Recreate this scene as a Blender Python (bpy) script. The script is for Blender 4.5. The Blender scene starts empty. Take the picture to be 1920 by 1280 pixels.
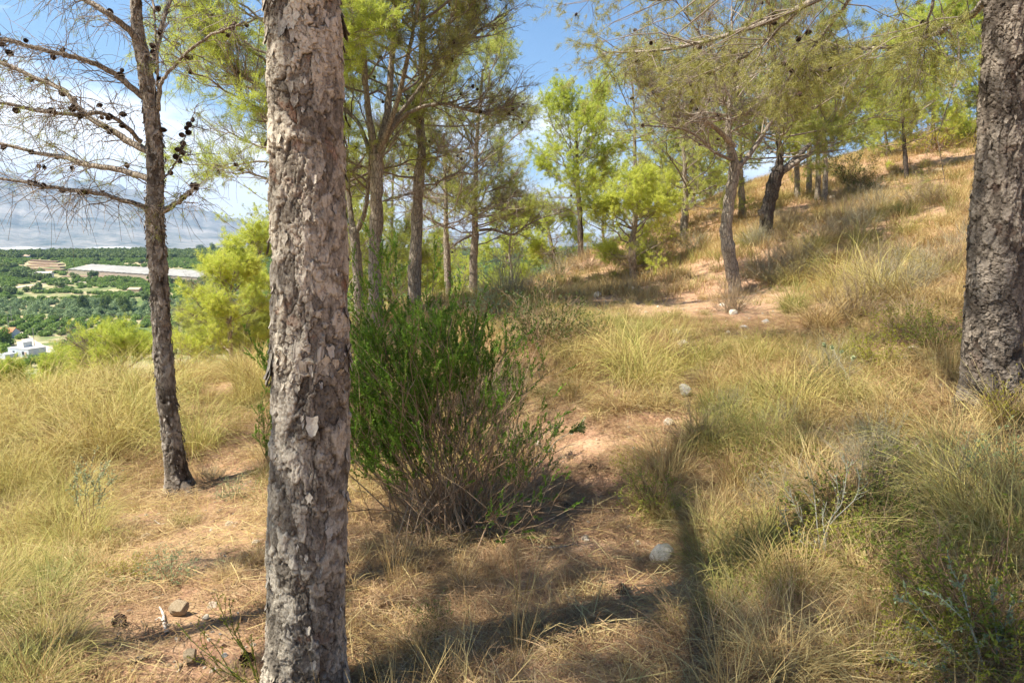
import bpy, math, random
import numpy as np
from math import radians as R, sin, cos, tan, pi

# ------------------------------------------------------------------ camera, sky, sun, exposure
scene = bpy.context.scene
COL = scene.collection
PITCH = R(8.4)
F = 1280.0                       # focal length in photo pixels (24 mm on 36 mm)
cam_data = bpy.data.cameras.new('camera'); cam_data.lens = 24; cam_data.sensor_width = 36
cam_data.clip_start = 0.05; cam_data.clip_end = 80000
cam = bpy.data.objects.new('camera', cam_data); COL.objects.link(cam)
cam.location = (0, 0, 0); cam.rotation_euler = (pi/2 - PITCH, 0, 0)
scene.camera = cam

SUN_AZ = R(249); SUN_EL = R(58)   # azimuth clockwise from +Y: the sun stands high to the left of the camera
sd = bpy.data.lights.new('sun', 'SUN'); sd.energy = 5.0; sd.angle = R(0.53); sd.color = (1.0, 0.93, 0.80)
sun = bpy.data.objects.new('sun', sd); COL.objects.link(sun)
sun.rotation_euler = (pi/2 - SUN_EL, 0, pi - SUN_AZ)

world = bpy.data.worlds.new('World'); scene.world = world; world.use_nodes = True
scene.view_settings.view_transform = 'Standard'; scene.view_settings.look = 'None'
scene.view_settings.exposure = 1.27; scene.view_settings.gamma = 1.0
scene.cycles.max_bounces = 6; scene.cycles.diffuse_bounces = 3; scene.cycles.glossy_bounces = 1
scene.cycles.transmission_bounces = 3; scene.cycles.transparent_max_bounces = 4; scene.cycles.volume_bounces = 0
scene.cycles.caustics_reflective = False; scene.cycles.caustics_refractive = False
scene.cycles.use_adaptive_sampling = True; scene.cycles.adaptive_threshold = 0.02
scene.cycles.sample_clamp_indirect = 4

class N:
    """small helper round a node tree"""
    def __init__(s, nt):
        s.nt = nt; nt.nodes.clear()
    def add(s, typ, ins=None, **props):
        n = s.nt.nodes.new(typ)
        for k, v in props.items(): setattr(n, k, v)
        for k, v in (ins or {}).items():
            sock = n.inputs[k]
            if isinstance(v, bpy.types.NodeSocket): s.nt.links.new(v, sock)
            else: sock.default_value = v
        return n
    def math(s, op, a, b=0.0, clamp=False):
        return s.add('ShaderNodeMath', {0: a, 1: b}, operation=op, use_clamp=clamp).outputs[0]
    def mix(s, f, a, b, mode='MIX'):
        n = s.add('ShaderNodeMix', data_type='RGBA', blend_type=mode)
        for i, v in ((0, f), (6, a), (7, b)):
            if isinstance(v, bpy.types.NodeSocket): s.nt.links.new(v, n.inputs[i])
            else: n.inputs[i].default_value = v if i == 0 else (tuple(v) + (1,))[:4]
        return n.outputs[2]
    def ramp(s, f, stops):
        n = s.add('ShaderNodeValToRGB', {0: f}); e = n.color_ramp.elements
        while len(e) < len(stops): e.new(0.5)
        for el, (p, c) in zip(e, stops):
            el.position = p; el.color = (tuple(c) + (1,))[:4] if not isinstance(c, (int, float)) else (c, c, c, 1)
        return n.outputs[0]
    def noise(s, vec, scale, detail=4, rough=0.55, **k):
        i = {'Scale': scale, 'Detail': detail, 'Roughness': rough}
        if vec is not None: i['Vector'] = vec
        return s.add('ShaderNodeTexNoise', i, **k).outputs[0]
    def attr(s, name):
        return s.add('ShaderNodeAttribute', attribute_name=name)

w = N(world.node_tree)
sky = w.add('ShaderNodeTexSky', sky_type='NISHITA', sun_disc=False, sun_elevation=SUN_EL, sun_rotation=SUN_AZ, altitude=150, air_density=1.0, dust_density=0.3, ozone_density=3.5)
tc = w.add('ShaderNodeTexCoord').outputs['Generated']
sep = w.add('ShaderNodeSeparateXYZ', {0: tc})
# a bank of cumulus low over the valley (towards -X), thinning to the right and upwards
zz = w.math('MULTIPLY', sep.outputs[2], 2.6)
vec = w.add('ShaderNodeCombineXYZ', {0: sep.outputs[0], 1: sep.outputs[1], 2: zz}).outputs[0]
n1 = w.noise(vec, 3.1, 7, 0.58)
n2 = w.noise(vec, 1.1, 3, 0.5)
low = w.math('SUBTRACT', 1.0, w.math('MULTIPLY', w.math('ABSOLUTE', w.math('SUBTRACT', sep.outputs[2], 0.06)), 5.6))
side = w.math('MULTIPLY', sep.outputs[0], -0.30)
d = w.math('ADD', w.math('ADD', w.math('MULTIPLY', low, 0.34), side), w.math('ADD', w.math('MULTIPLY', n1, 0.9), w.math('MULTIPLY', n2, 0.25)))
cov = w.ramp(d, [(0.0, 0), (0.76, 0), (0.93, 1), (1.0, 1)])
veil = w.math('MULTIPLY', w.math('SUBTRACT', 0.35, sep.outputs[0]), w.math('SUBTRACT', 0.75, sep.outputs[2]), clamp=True)
hs = w.add('ShaderNodeHueSaturation', {'Saturation': 1.2, 'Value': 1.0, 'Color': sky.outputs[0]}).outputs[0]
skyc = w.mix(w.math('MULTIPLY', veil, 0.55), hs, (5.0, 7.6, 10.2))
skyc = w.mix(cov, skyc, w.mix(n1, (8.6, 9.2, 10.0), (14.5, 14.5, 14.4)))
bg = w.add('ShaderNodeBackground', {0: skyc, 1: 0.070})
w.add('ShaderNodeOutputWorld', {0: bg.outputs[0]})

# ------------------------------------------------------------------ helpers
rng = np.random.default_rng(11)
random.seed(5)

def P(u, v, Y):
    """point at forward distance Y seen at photo pixel (u, v)"""
    dy = F*cos(PITCH) + (640-v)*sin(PITCH)
    return np.array([(u-960)*Y/dy, Y, (-F*sin(PITCH) + (640-v)*cos(PITCH))*Y/dy])

def make_mesh(name, V, faces, attrs=None, mat=None, smooth=True):
    """V (n,3); faces: list of (m,k) index arrays; attrs: dict name -> per-vertex floats"""
    me = bpy.data.meshes.new(name)
    V = np.ascontiguousarray(V, np.float32)
    faces = [np.ascontiguousarray(f, np.int32) for f in faces if len(f)]
    me.vertices.add(len(V)); me.vertices.foreach_set('co', V.ravel())
    loops = np.concatenate([f.ravel() for f in faces]); sizes = np.concatenate([np.full(len(f), f.shape[1], np.int32) for f in faces])
    me.loops.add(len(loops)); me.loops.foreach_set('vertex_index', loops)
    me.polygons.add(len(sizes)); me.polygons.foreach_set('loop_start', np.concatenate([[0], np.cumsum(sizes)[:-1]]).astype(np.int32))
    me.polygons.foreach_set('use_smooth', np.full(len(sizes), smooth))
    me.update(calc_edges=True)
    for k, a in (attrs or {}).items():
        at = me.attributes.new(k, 'FLOAT', 'POINT'); at.data.foreach_set('value', np.ascontiguousarray(a, np.float32))
    if mat: me.materials.append(mat)
    return me

class MB:
    """gathers pieces of geometry for ONE mesh"""
    def __init__(s): s.V = []; s.F = {3: [], 4: []}; s.A = {}; s.n = 0
    def add(s, V, Fs, **attrs):
        V = np.asarray(V, float).reshape(-1, 3)
        for f in Fs:
            f = np.asarray(f)
            if len(f): s.F[f.shape[1]].append(f + s.n)
        for k in set(s.A) | set(attrs):
            lst = s.A.setdefault(k, [np.zeros(s.n)] if s.n else [])
            a = attrs.get(k, 0.0)
            lst.append(np.broadcast_to(np.asarray(a, float), (len(V),)).copy())
        s.V.append(V); s.n += len(V)
    def mesh(s, name, mat, smooth=True):
        Fs = [np.concatenate(f) for f in s.F.values() if f]
        return make_mesh(name, np.concatenate(s.V), Fs, {k: np.concatenate(a) for k, a in s.A.items()}, mat, smooth)

def link(name, me, parent=None, loc=(0, 0, 0), rot=(0, 0, 0), scl=(1, 1, 1)):
    o = bpy.data.objects.new(name, me); COL.objects.link(o)
    o.location = loc; o.rotation_euler = rot; o.scale = scl
    if parent: o.parent = parent
    return o
def tag(o, label=None, cat=None, group=None, kind=None):
    if label: o['label'] = label
    if cat: o['category'] = cat
    if group: o['group'] = group
    if kind: o['kind'] = kind
    return o
def thing(name, label, cat, loc=(0, 0, 0), group=None):
    return tag(link(name, None, loc=tuple(loc)), label, cat, group)
def dup(root, loc, rotz, s, label, group):
    r = root.copy(); COL.objects.link(r); r.location = loc; r.rotation_euler = (0, 0, rotz); r.scale = (s, s, s)
    r['label'] = label; r['group'] = group
    for ch in list(root.children):
        c = ch.copy(); COL.objects.link(c); c.parent = r
        for g in ch.children:
            d_ = g.copy(); COL.objects.link(d_); d_.parent = c
    return r

def nrm(a): return a/np.maximum(np.linalg.norm(a, axis=-1, keepdims=True), 1e-9)
def curve(pts, n):
    """Catmull-Rom through pts, n samples"""
    p = np.asarray(pts, float); m = len(p)
    q = np.vstack([2*p[0]-p[1], p, 2*p[-1]-p[-2]])
    t = np.linspace(0, m-1-1e-6, n); i = t.astype(int); f = (t-i)[:, None]
    a, b, c, e = q[i], q[i+1], q[i+2], q[i+3]
    return 0.5*((2*b)+(-a+c)*f+(2*a-5*b+4*c-e)*f**2+(-a+3*b-3*c+e)*f**3)

def tubes(Pt, Rd, sides=5):
    """Pt (n,k,3), Rd (n,k) -> V, quads, t (0..1 along)"""
    n, k, _ = Pt.shape
    T = nrm(np.gradient(Pt, axis=1))
    ref = np.where(np.abs(T[:, :1, 2:3]) > 0.9, np.array([1., 0, 0]), np.array([0, 0, 1.]))
    A = nrm(np.cross(T, np.broadcast_to(ref, T.shape))); B = np.cross(T, A)
    ang = np.arange(sides)*2*pi/sides
    V = Pt[:, :, None]+Rd[:, :, None, None]*(A[:, :, None]*np.cos(ang)[:, None]+B[:, :, None]*np.sin(ang)[:, None])
    idx = np.arange(n*k*sides).reshape(n, k, sides); nx = np.roll(idx, -1, 2)
    Q = np.stack([idx[:, :-1], nx[:, :-1], nx[:, 1:], idx[:, 1:]], -1).reshape(-1, 4)
    t = np.broadcast_to(np.linspace(0, 1, k)[None, :, None], (n, k, sides))
    return V.reshape(-1, 3), Q, t.reshape(-1)

def ribbons(Pt, W, side):
    """Pt (n,k,3), W (n,k) widths, side (n,3)"""
    n, k, _ = Pt.shape
    V = np.stack([Pt-side[:, None]*W[..., None]/2, Pt+side[:, None]*W[..., None]/2], 2)
    idx = np.arange(n*k*2).reshape(n, k, 2)
    Q = np.stack([idx[:, :-1, 0], idx[:, :-1, 1], idx[:, 1:, 1], idx[:, 1:, 0]], -1).reshape(-1, 4)
    t = np.broadcast_to(np.linspace(0, 1, k)[None, :, None], (n, k, 2)).reshape(-1)
    return V.reshape(-1, 3), Q, t

def hash2(i, j, s):
    h = np.sin(i*127.1+j*311.7+s*74.7)*43758.5453
    return h-np.floor(h)
def vnoise(x, y, s=0, per=None):
    """smooth value noise, periodic in x with integer period per"""
    i = np.floor(x); j = np.floor(y); f = x-i; g = y-j
    f = f*f*(3-2*f); g = g*g*(3-2*g)
    i1 = i+1
    if per: i = i % per; i1 = i1 % per
    return (hash2(i, j, s)*(1-f)+hash2(i1, j, s)*f)*(1-g)+(hash2(i, j+1, s)*(1-f)+hash2(i1, j+1, s)*f)*g
def fbm(x, y, s=0, o=4, per=None):
    r = 0; a = 0.5; t = 0
    for k in range(o):
        r = r+a*vnoise(x*2**k, y*2**k, s+k*7, per*2**k if per else None); t += a; a *= 0.5
    return r/t

# ------------------------------------------------------------------ terrain
CP = [(340,925,6),(575,1345,2.4),(1860,770,4.5),(1240,1045,3.5),(1378,548,12.8),(1436,442,16),(1700,335,25),(1545,374,23),
      (1300,405,25),(1600,300,31),(1830,268,33),(1089,487,25),(887,578,18),(841,576,17.5),(775,575,13.5),(1000,530,22),
      (60,745,10),(300,715,10.5),(470,700,11),(1150,640,8.0),(1500,655,7.4),(1620,560,9.6),(1750,640,6.4),(1600,800,4.8),(960,1270,2.35),(1900,1270,2.1),(20,1290,2.35),(1190,540,18),(1600,460,14.5),(1780,420,14),(1700,380,20)]
C = [P(*c) for c in CP]+[np.array(c, float) for c in [(0,0,-1.68),(0,-5,-1.8),(-6,-5,-2.6),(6,-5,-0.9),(-9,4,-3.2),(-8,18,-5.6),(-20,34,-13),(-40,80,-26),(-4,27,-5.5),
      (0,42,-6),(-13,10,-5.0),(-20,8,-8.5),(-45,20,-18),(16,14,3.6),(26,20,7),(45,30,12),(40,0,10),(20,0,5.5),(9,1,.9),(60,60,12),(-30,-20,-10),(0,-30,-3),(30,-30,5),(20,60,4),(40,70,9),(0,80,-12),(8,40,.5)]]
C = np.array(C)
def _tps(r2): return np.where(r2 > 0, r2*np.log(np.maximum(r2, 1e-9)), 0)
_d2 = ((C[:, None, :2]-C[None, :, :2])**2).sum(-1); _n = len(C)
_A = np.zeros((_n+3, _n+3)); _A[:_n, :_n] = _tps(_d2)+np.eye(_n)*0.6
_A[:_n, _n] = 1; _A[:_n, _n+1:] = C[:, :2]; _A[_n, :_n] = 1; _A[_n+1:, :_n] = C[:, :2].T
_w = np.linalg.solve(_A, np.concatenate([C[:, 2], [0, 0, 0]]))
PR = np.array([0,60,120,180,256,440,560,700,900,1100,1300,1800,2600,5000,12000,40000.])
PZ = np.array([-12,-15,-24,-33,-41,-51,-46,-37,-29,-18,-25,-38,-36,-70,-110,-110.])
def height(x, y):
    x = np.asarray(x, float); y = np.asarray(y, float); sh = x.shape
    x = x.ravel(); y = y.ravel(); r = np.hypot(x, y)
    xc = np.clip(x, -70, 70); yc = np.clip(y, -45, 90)
    z = _w[_n]+_w[_n+1]*xc+_w[_n+2]*yc
    for a, c in enumerate(C): z = z+_w[a]*_tps((xc-c[0])**2+(yc-c[1])**2)
    z += 0.10*(fbm(x*1.1+9, y*1.1, 3, 4)-.5)+0.035*(fbm(x*5+9, y*5, 5, 3)-.5)
    far = np.interp(r, PR, PZ)+(fbm(x/90., y/90., 8, 4)-.5)*np.clip(r/60, 0, 9)
    b = np.clip((r-50)/70, 0, 1); b = b*b*(3-2*b)
    return (z*(1-b)+far*b).reshape(sh)
def H(x, y): return float(height(np.array([x]), np.array([y]))[0])
def G(u, v, ymin=1.2, ymax=4000):
    """ground point seen at photo pixel (u, v)"""
    Y = np.geomspace(ymin, ymax, 1500); p1 = P(u, v, 1.0)
    z = p1[2]*Y; h = height(p1[0]*Y, Y); k = np.argmax(z < h)
    if not (z < h).any(): k = len(Y)-1
    y = Y[k]; return np.array([p1[0]*y, y, float(h[k])])

# ------------------------------------------------------------------ materials
def mat(name):
    m = bpy.data.materials.new(name); m.use_nodes = True
    return m, N(m.node_tree)
def out(n, s, disp=None):
    n.add('ShaderNodeOutputMaterial', {0: s})
def bsdf(n, col, rough=0.8, normal=None, spec=0.25):
    i = {'Base Color': col, 'Roughness': rough, 'Specular IOR Level': spec}
    if not isinstance(col, bpy.types.NodeSocket): i['Base Color'] = (tuple(col)+(1,))[:4]
    if normal is not None: i['Normal'] = normal
    return n.add('ShaderNodeBsdfPrincipled', i).outputs[0]
def bump(n, h, strength, dist):
    return n.add('ShaderNodeBump', {'Height': h, 'Strength': strength, 'Distance': dist}).outputs[0]

def mat_blade(name, stops, trans=0.35, tint=None, rough=0.6):
    """blades, needles, leaves: colour by the per-blade random and the plant's own random"""
    m, n = mat(name)
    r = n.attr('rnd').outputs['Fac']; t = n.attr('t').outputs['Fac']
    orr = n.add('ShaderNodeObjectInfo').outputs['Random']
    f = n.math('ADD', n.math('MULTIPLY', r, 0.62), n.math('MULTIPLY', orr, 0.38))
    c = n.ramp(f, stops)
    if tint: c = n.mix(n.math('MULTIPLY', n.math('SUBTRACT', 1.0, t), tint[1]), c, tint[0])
    a = bsdf(n, c, rough, spec=0.3)
    tr = n.add('ShaderNodeBsdfTranslucent', {0: c}).outputs[0]
    out(n, n.add('ShaderNodeMixShader', {0: trans, 1: a, 2: tr}).outputs[0])
    return m
M = {}
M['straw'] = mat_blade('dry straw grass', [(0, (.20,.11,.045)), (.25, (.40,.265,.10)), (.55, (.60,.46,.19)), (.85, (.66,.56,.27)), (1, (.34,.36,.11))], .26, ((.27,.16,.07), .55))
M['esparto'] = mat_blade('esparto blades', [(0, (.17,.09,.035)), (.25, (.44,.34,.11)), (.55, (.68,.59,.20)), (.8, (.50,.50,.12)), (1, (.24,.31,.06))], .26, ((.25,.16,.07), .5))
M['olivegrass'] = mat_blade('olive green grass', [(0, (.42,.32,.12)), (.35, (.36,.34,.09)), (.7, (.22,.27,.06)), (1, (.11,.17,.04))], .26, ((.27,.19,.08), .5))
M['brownmat'] = mat_blade('brown matted stems', [(0, (.15,.085,.045)), (.35, (.30,.18,.09)), (.7, (.44,.30,.16)), (1, (.56,.44,.26))], .2)
M['needle'] = mat_blade('pine needles', [(0, (.22,.25,.06)), (.35, (.37,.41,.09)), (.7, (.53,.57,.14)), (1, (.66,.66,.20))], .5)
M['needle_bright'] = mat_blade('bright pine needles', [(0, (.30,.37,.06)), (.35, (.47,.54,.095)), (.7, (.62,.67,.125)), (1, (.72,.72,.17))], .52)
M['needle_dull'] = mat_blade('dull pine needles', [(0, (.20,.19,.06)), (.35, (.34,.33,.10)), (.7, (.48,.46,.15)), (1, (.58,.54,.21))], .5)
M['shrub'] = mat_blade('fresh green shrub leaves', [(0, (.06,.10,.02)), (.3, (.14,.24,.03)), (.6, (.26,.42,.05)), (.85, (.40,.56,.08)), (1, (.55,.58,.14))], .38)
M['darkshrub'] = mat_blade('dark heath leaves', [(0, (.05,.075,.02)), (.5, (.10,.14,.03)), (1, (.19,.24,.06))], .3)
M['yellowshrub'] = mat_blade('yellow green leaves', [(0, (.20,.24,.04)), (.5, (.38,.38,.05)), (1, (.60,.50,.06))], .4)
M['oliveshrub'] = mat_blade('olive feathery leaves', [(0, (.10,.13,.025)), (.5, (.22,.26,.04)), (1, (.38,.38,.08))], .35)
M['sage'] = mat_blade('grey green leaves', [(0, (.20,.24,.12)), (.5, (.34,.39,.21)), (1, (.50,.54,.33))], .3)
M['blueleaf'] = mat_blade('blue green leaves', [(0, (.15,.22,.10)), (.5, (.26,.35,.17)), (1, (.40,.47,.26))], .3)
M['greytwig'] = mat_blade('grey dry twigs', [(0, (.15,.13,.08)), (.5, (.31,.275,.18)), (1, (.48,.44,.31))], .05)
M['purpletwig'] = mat_blade('greyish brown dry twigs', [(0, (.18,.125,.075)), (.5, (.36,.27,.165)), (1, (.52,.42,.27))], .1)
M['silvertwig'] = mat_blade('silver grey twigs', [(0, (.20,.19,.155)), (.5, (.34,.33,.27)), (1, (.50,.48,.41))], .05)
M['browntwig'] = mat_blade('brown shrub stems', [(0, (.13,.075,.042)), (.5, (.29,.185,.105)), (1, (.50,.36,.22))], .03)
M['twig'] = mat_blade('pine twigs', [(0, (.12,.09,.065)), (.5, (.24,.19,.145)), (1, (.40,.34,.28))], .0)
M['cone'] = mat_blade('old pine cones', [(0, (.03,.02,.015)), (.5, (.065,.04,.028)), (1, (.14,.09,.055))], .0)
M['orchard'] = mat_blade('citrus leaves', [(0, (.085,.14,.02)), (.5, (.18,.28,.04)), (1, (.32,.42,.08))], .25)
M['wood'] = mat_blade('valley tree leaves', [(0, (.06,.10,.022)), (.5, (.12,.18,.035)), (1, (.24,.28,.05))], .25)
M['reed'] = mat_blade('reed leaves', [(0, (.12,.19,.07)), (.5, (.22,.30,.12)), (1, (.33,.41,.19))], .25)

def mat_bark(name, cols, scale=(1, 1, .35), sc=26, patch=None):
    m, n = mat(name)
    tcn = n.add('ShaderNodeTexCoord').outputs['Object']
    mp = n.add('ShaderNodeMapping', {0: tcn, 3: scale}).outputs[0]
    a = n.noise(mp, sc, 6, .62); b = n.noise(mp, sc*.22, 3, .5)
    vo = n.add('ShaderNodeTexVoronoi', {'Vector': mp, 'Scale': sc*.9}, feature='DISTANCE_TO_EDGE').outputs[0]
    crack = n.ramp(vo, [(0, 0), (.12, 1), (1, 1)])
    f = n.math('ADD', n.math('MULTIPLY', a, .6), n.math('MULTIPLY', b, .45))
    c = n.ramp(f, [(.25, cols[0]), (.5, cols[1]), (.75, cols[2])])
    c = n.mix(n.math('MULTIPLY', n.math('SUBTRACT', 1.0, crack), .7), c, cols[3])
    h = n.math('ADD', n.math('MULTIPLY', crack, .6), a)
    out(n, bsdf(n, c, .92, bump(n, h, .9, .015), .1))
    return m
M['bark'] = mat_bark('grey pine bark', [(.17,.14,.11), (.32,.27,.21), (.50,.435,.345), (.09,.068,.05)])
M['darkbark'] = mat_bark('dark pine bark', [(.055,.045,.038), (.11,.09,.075), (.22,.185,.155), (.03,.022,.018)])
M['limb'] = mat_bark('pale limb bark', [(.17,.14,.11), (.31,.26,.21), (.47,.41,.33), (.10,.08,.06)], sc=40)

def mat_hero_bark(name, base, mid, pale, deep, red, redamt, lichen=0.0):
    """bark plates come from the mesh: 'hh' = plate height, 'rnd' = plate random, 'cr' = crack"""
    m, n = mat(name)
    tcn = n.add('ShaderNodeTexCoord').outputs['Object']
    hh = n.attr('hh').outputs['Fac']; r = n.attr('rnd').outputs['Fac']; cr = n.attr('cr').outputs['Fac']
    fine = n.noise(tcn, 95, 6, .68); medium = n.noise(tcn, 14, 5, .6)
    big = n.noise(tcn, 3.2, 3, .5)
    f = n.math('ADD', n.math('ADD', n.math('MULTIPLY', r, .34), n.math('MULTIPLY', hh, .26)), n.math('ADD', n.math('MULTIPLY', fine, .34), n.math('MULTIPLY', medium, .26)))
    f = n.math('ADD', f, n.math('MULTIPLY', n.math('SUBTRACT', big, .5), .5))
    c = n.ramp(f, [(.30, base), (.52, mid), (.70, pale), (.92, tuple(min(1, x*1.25) for x in pale))])
    redm = n.math('MULTIPLY', n.ramp(n.noise(tcn, 7.5, 4, .6), [(.58, 0), (.66, 1)]), n.ramp(hh, [(.35, 1), (.62, 0)]))
    c = n.mix(n.math('MULTIPLY', redm, redamt), c, red)
    c = n.mix(n.math('MULTIPLY', n.ramp(n.noise(tcn, 11, 5, .7), [(.60, 0), (.70, 1)]), lichen), c, (.40, .39, .30))
    c = n.mix(cr, c, deep)
    v = n.add('ShaderNodeTexVoronoi', {'Vector': n.add('ShaderNodeMapping', {0: tcn, 3: (1, 1, .5)}).outputs[0], 'Scale': 120.0}).outputs[0]
    h = n.math('ADD', n.math('MULTIPLY', fine, 1.0), n.math('ADD', n.math('MULTIPLY', medium, 1.3), n.math('MULTIPLY', v, .35)))
    out(n, bsdf(n, c, .93, bump(n, h, .9, .006), .12))
    return m
M['hero'] = mat_hero_bark('flaking grey bark', (.06,.05,.04), (.21,.18,.142), (.52,.46,.365), (.038,.027,.019), (.33,.15,.08), .42, .35)
M['hero_dark'] = mat_hero_bark('furrowed dark bark', (.06,.048,.038), (.13,.105,.083), (.27,.225,.18), (.025,.019,.015), (.17,.09,.06), .3, .1)
M['hero_thin'] = mat_hero_bark('scaly grey brown bark', (.085,.068,.05), (.19,.155,.12), (.38,.33,.27), (.03,.022,.017), (.20,.10,.05), .35, .2)

# ground
m, n = mat('hillside soil and valley floor'); M['ground'] = m
tcn = n.add('ShaderNodeTexCoord').outputs['Object']
far = n.attr('far').outputs['Fac']
big = n.noise(tcn, .55, 5, .6); mid = n.noise(tcn, 6.0, 6, .65); fine = n.noise(tcn, 60, 5, .7)
soil = n.ramp(n.math('ADD', n.math('MULTIPLY', mid, .6), n.math('MULTIPLY', fine, .4)), [(.3, (.22,.115,.065)), (.5, (.43,.26,.165)), (.7, (.64,.455,.32))])
litter = n.ramp(fine, [(.3, (.19,.11,.06)), (.55, (.42,.29,.15)), (.75, (.55,.42,.24))])
near = n.mix(n.ramp(n.math('ADD', n.math('MULTIPLY', big, .65), n.math('MULTIPLY', mid, .35)), [(.47, 0), (.60, 1)]), soil, litter)
fn = n.noise(tcn, .02, 5, .62); fn2 = n.noise(tcn, .11, 4, .6)
field = n.ramp(n.math('ADD', n.math('MULTIPLY', fn, .6), n.math('MULTIPLY', fn2, .4)), [(.38, (.09,.14,.04)), (.46, (.16,.20,.07)), (.54, (.38,.32,.18)), (.7, (.50,.41,.27))])
c = n.mix(far, near, field)
pv = n.add('ShaderNodeTexVoronoi', {'Vector': tcn, 'Scale': 38.0}, feature='SMOOTH_F1').outputs[0]
h = n.math('ADD', n.math('MULTIPLY', mid, 1.4), n.math('ADD', n.math('MULTIPLY', fine, .5), n.math('MULTIPLY', pv, -.5)))
out(n, bsdf(n, c, .95, bump(n, h, .8, .03), .1))

def mat_noise(name, c1, c2, sc=6., rough=.85, bs=.4, bd=.02, detail=5):
    m, n = mat(name); tcn = n.add('ShaderNodeTexCoord').outputs['Object']
    a = n.noise(tcn, sc, detail, .62); b = n.noise(tcn, sc*6, 4, .6)
    f = n.math('ADD', n.math('MULTIPLY', a, .65), n.math('MULTIPLY', b, .35))
    out(n, bsdf(n, n.ramp(f, [(.35, c1), (.65, c2)]), rough, bump(n, f, bs, bd), .2))
    return m
M['stone'] = mat_noise('pale limestone', (.54,.46,.34), (.83,.75,.61), 14, .85, .8, .02)
M['stone_tan'] = mat_noise('tan limestone', (.46,.33,.19), (.74,.60,.41), 14, .85, 1., .03)
M['stone_grey'] = mat_noise('grey stone', (.22,.21,.20), (.44,.42,.39), 14, .85, .8, .02)
M['stone_brown'] = mat_noise('earth coated stone', (.30,.18,.11), (.52,.36,.25), 14, .9, .8, .02)
M['white'] = mat_noise('white painted wall', (.50,.49,.46), (.62,.61,.58), .8, .8, .05, .01)
M['cream'] = mat_noise('cream wall', (.58,.52,.43), (.74,.69,.60), .8, .85, .05, .01)
M['bluewall'] = mat_noise('pale blue grey wall', (.42,.46,.50), (.52,.56,.60), .8, .8, .05, .01)
M['tile'] = mat_noise('orange roof tiles', (.42,.17,.08), (.60,.28,.14), 3, .85, .3, .03)
M['tiledull'] = mat_noise('weathered roof tiles', (.40,.27,.18), (.56,.42,.31), 3, .85, .3, .03)
M['glass'] = mat_noise('dark window', (.03,.035,.04), (.06,.065,.07), 2, .25, .0, .01)
M['net'] = mat_noise('greenhouse netting', (.27,.26,.235), (.40,.385,.35), .09, .7, .1, .05)
M['netwall'] = mat_noise('greenhouse tan side', (.36,.30,.22), (.50,.42,.32), .3, .9, .1, .05)
M['plastic'] = mat_noise('white greenhouse plastic', (.46,.47,.48), (.62,.62,.62), .02, .6, .1, .05)
M['dirt'] = mat_noise('pale dirt road', (.50,.42,.31), (.66,.58,.45), .6, .9, .3, .05)
M['terrace'] = mat_noise('brown terrace soil', (.20,.13,.09), (.32,.23,.16), .25, .95, .3, .2)
M['mountain'] = mat_noise('bare limestone mountain', (.03,.055,.035), (.40,.36,.30), .0018, .95, .9, 60, 9)
M['deadwood'] = mat_noise('bleached dead wood', (.52,.47,.40), (.80,.76,.69), 30, .85, .5, .004)
M['pole'] = mat_noise('weathered pole', (.26,.23,.20), (.40,.36,.32), 3, .8, .2, .01)

# ------------------------------------------------------------------ ground sheet
rad = np.concatenate([[0.0], np.geomspace(0.35, 34000, 640)])
ang = np.concatenate([np.linspace(-46, 46, 300), np.linspace(46, 314, 90)[1:-1]])*pi/180
rr, aa = np.meshgrid(rad, ang, indexing='ij')
gx = rr*np.sin(aa); gy = rr*np.cos(aa); gz = height(gx, gy)
nr, na = rr.shape
idx = np.arange(nr*na).reshape(nr, na); nx = np.roll(idx, -1, 1)
Q = np.stack([idx[:-1], nx[:-1], nx[1:], idx[1:]], -1).reshape(-1, 4)[:, ::-1]
fa = np.clip((rr-55)/60, 0, 1)
ground = link('ground', make_mesh('ground', np.stack([gx, gy, gz], -1).reshape(-1, 3), [Q], {'far': fa.ravel()}, M['ground']))
tag(ground, 'reddish stony hillside falling away to a green valley', kind='structure')

# mountains beyond the valley
def mountains():
    az = np.radians(np.linspace(-70, 30, 520)); dep = np.linspace(0, 1, 60)
    A_, D_ = np.meshgrid(az, dep, indexing='ij')
    deg = np.degrees(A_)
    crest = np.interp(deg, [-70,-45,-37,-35.5,-33,-31,-28.5,-26,-23,-21.5,-20,-18,-12,-5,5,30], [900,1000,1040,960,900,960,900,740,560,480,340,400,300,250,200,150])
    x = A_*14; rid = 1-np.abs(2*fbm(x*2.2+3, D_*3+1, 4, 5)-1)
    prof = np.interp(D_, [0, .12, .45, .75, 1], [0, .10, .45, 1.0, .2])
    z = -115+crest*prof*(.80+.26*rid)+95*(fbm(x*7, D_*7, 9, 4)-.5)*prof
    r = 6500+D_*6500
    V = np.stack([r*np.sin(A_), r*np.cos(A_), z], -1).reshape(-1, 3)
    i = np.arange(len(az)*len(dep)).reshape(len(az), len(dep))
    Qm = np.stack([i[:-1, :-1], i[1:, :-1], i[1:, 1:], i[:-1, 1:]], -1).reshape(-1, 4)
    o = link('mountains', make_mesh('mountains', V, [Qm], None, M['mountain']))
    tag(o, 'hazy blue limestone mountains beyond the valley', kind='structure')
mountains()

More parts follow.
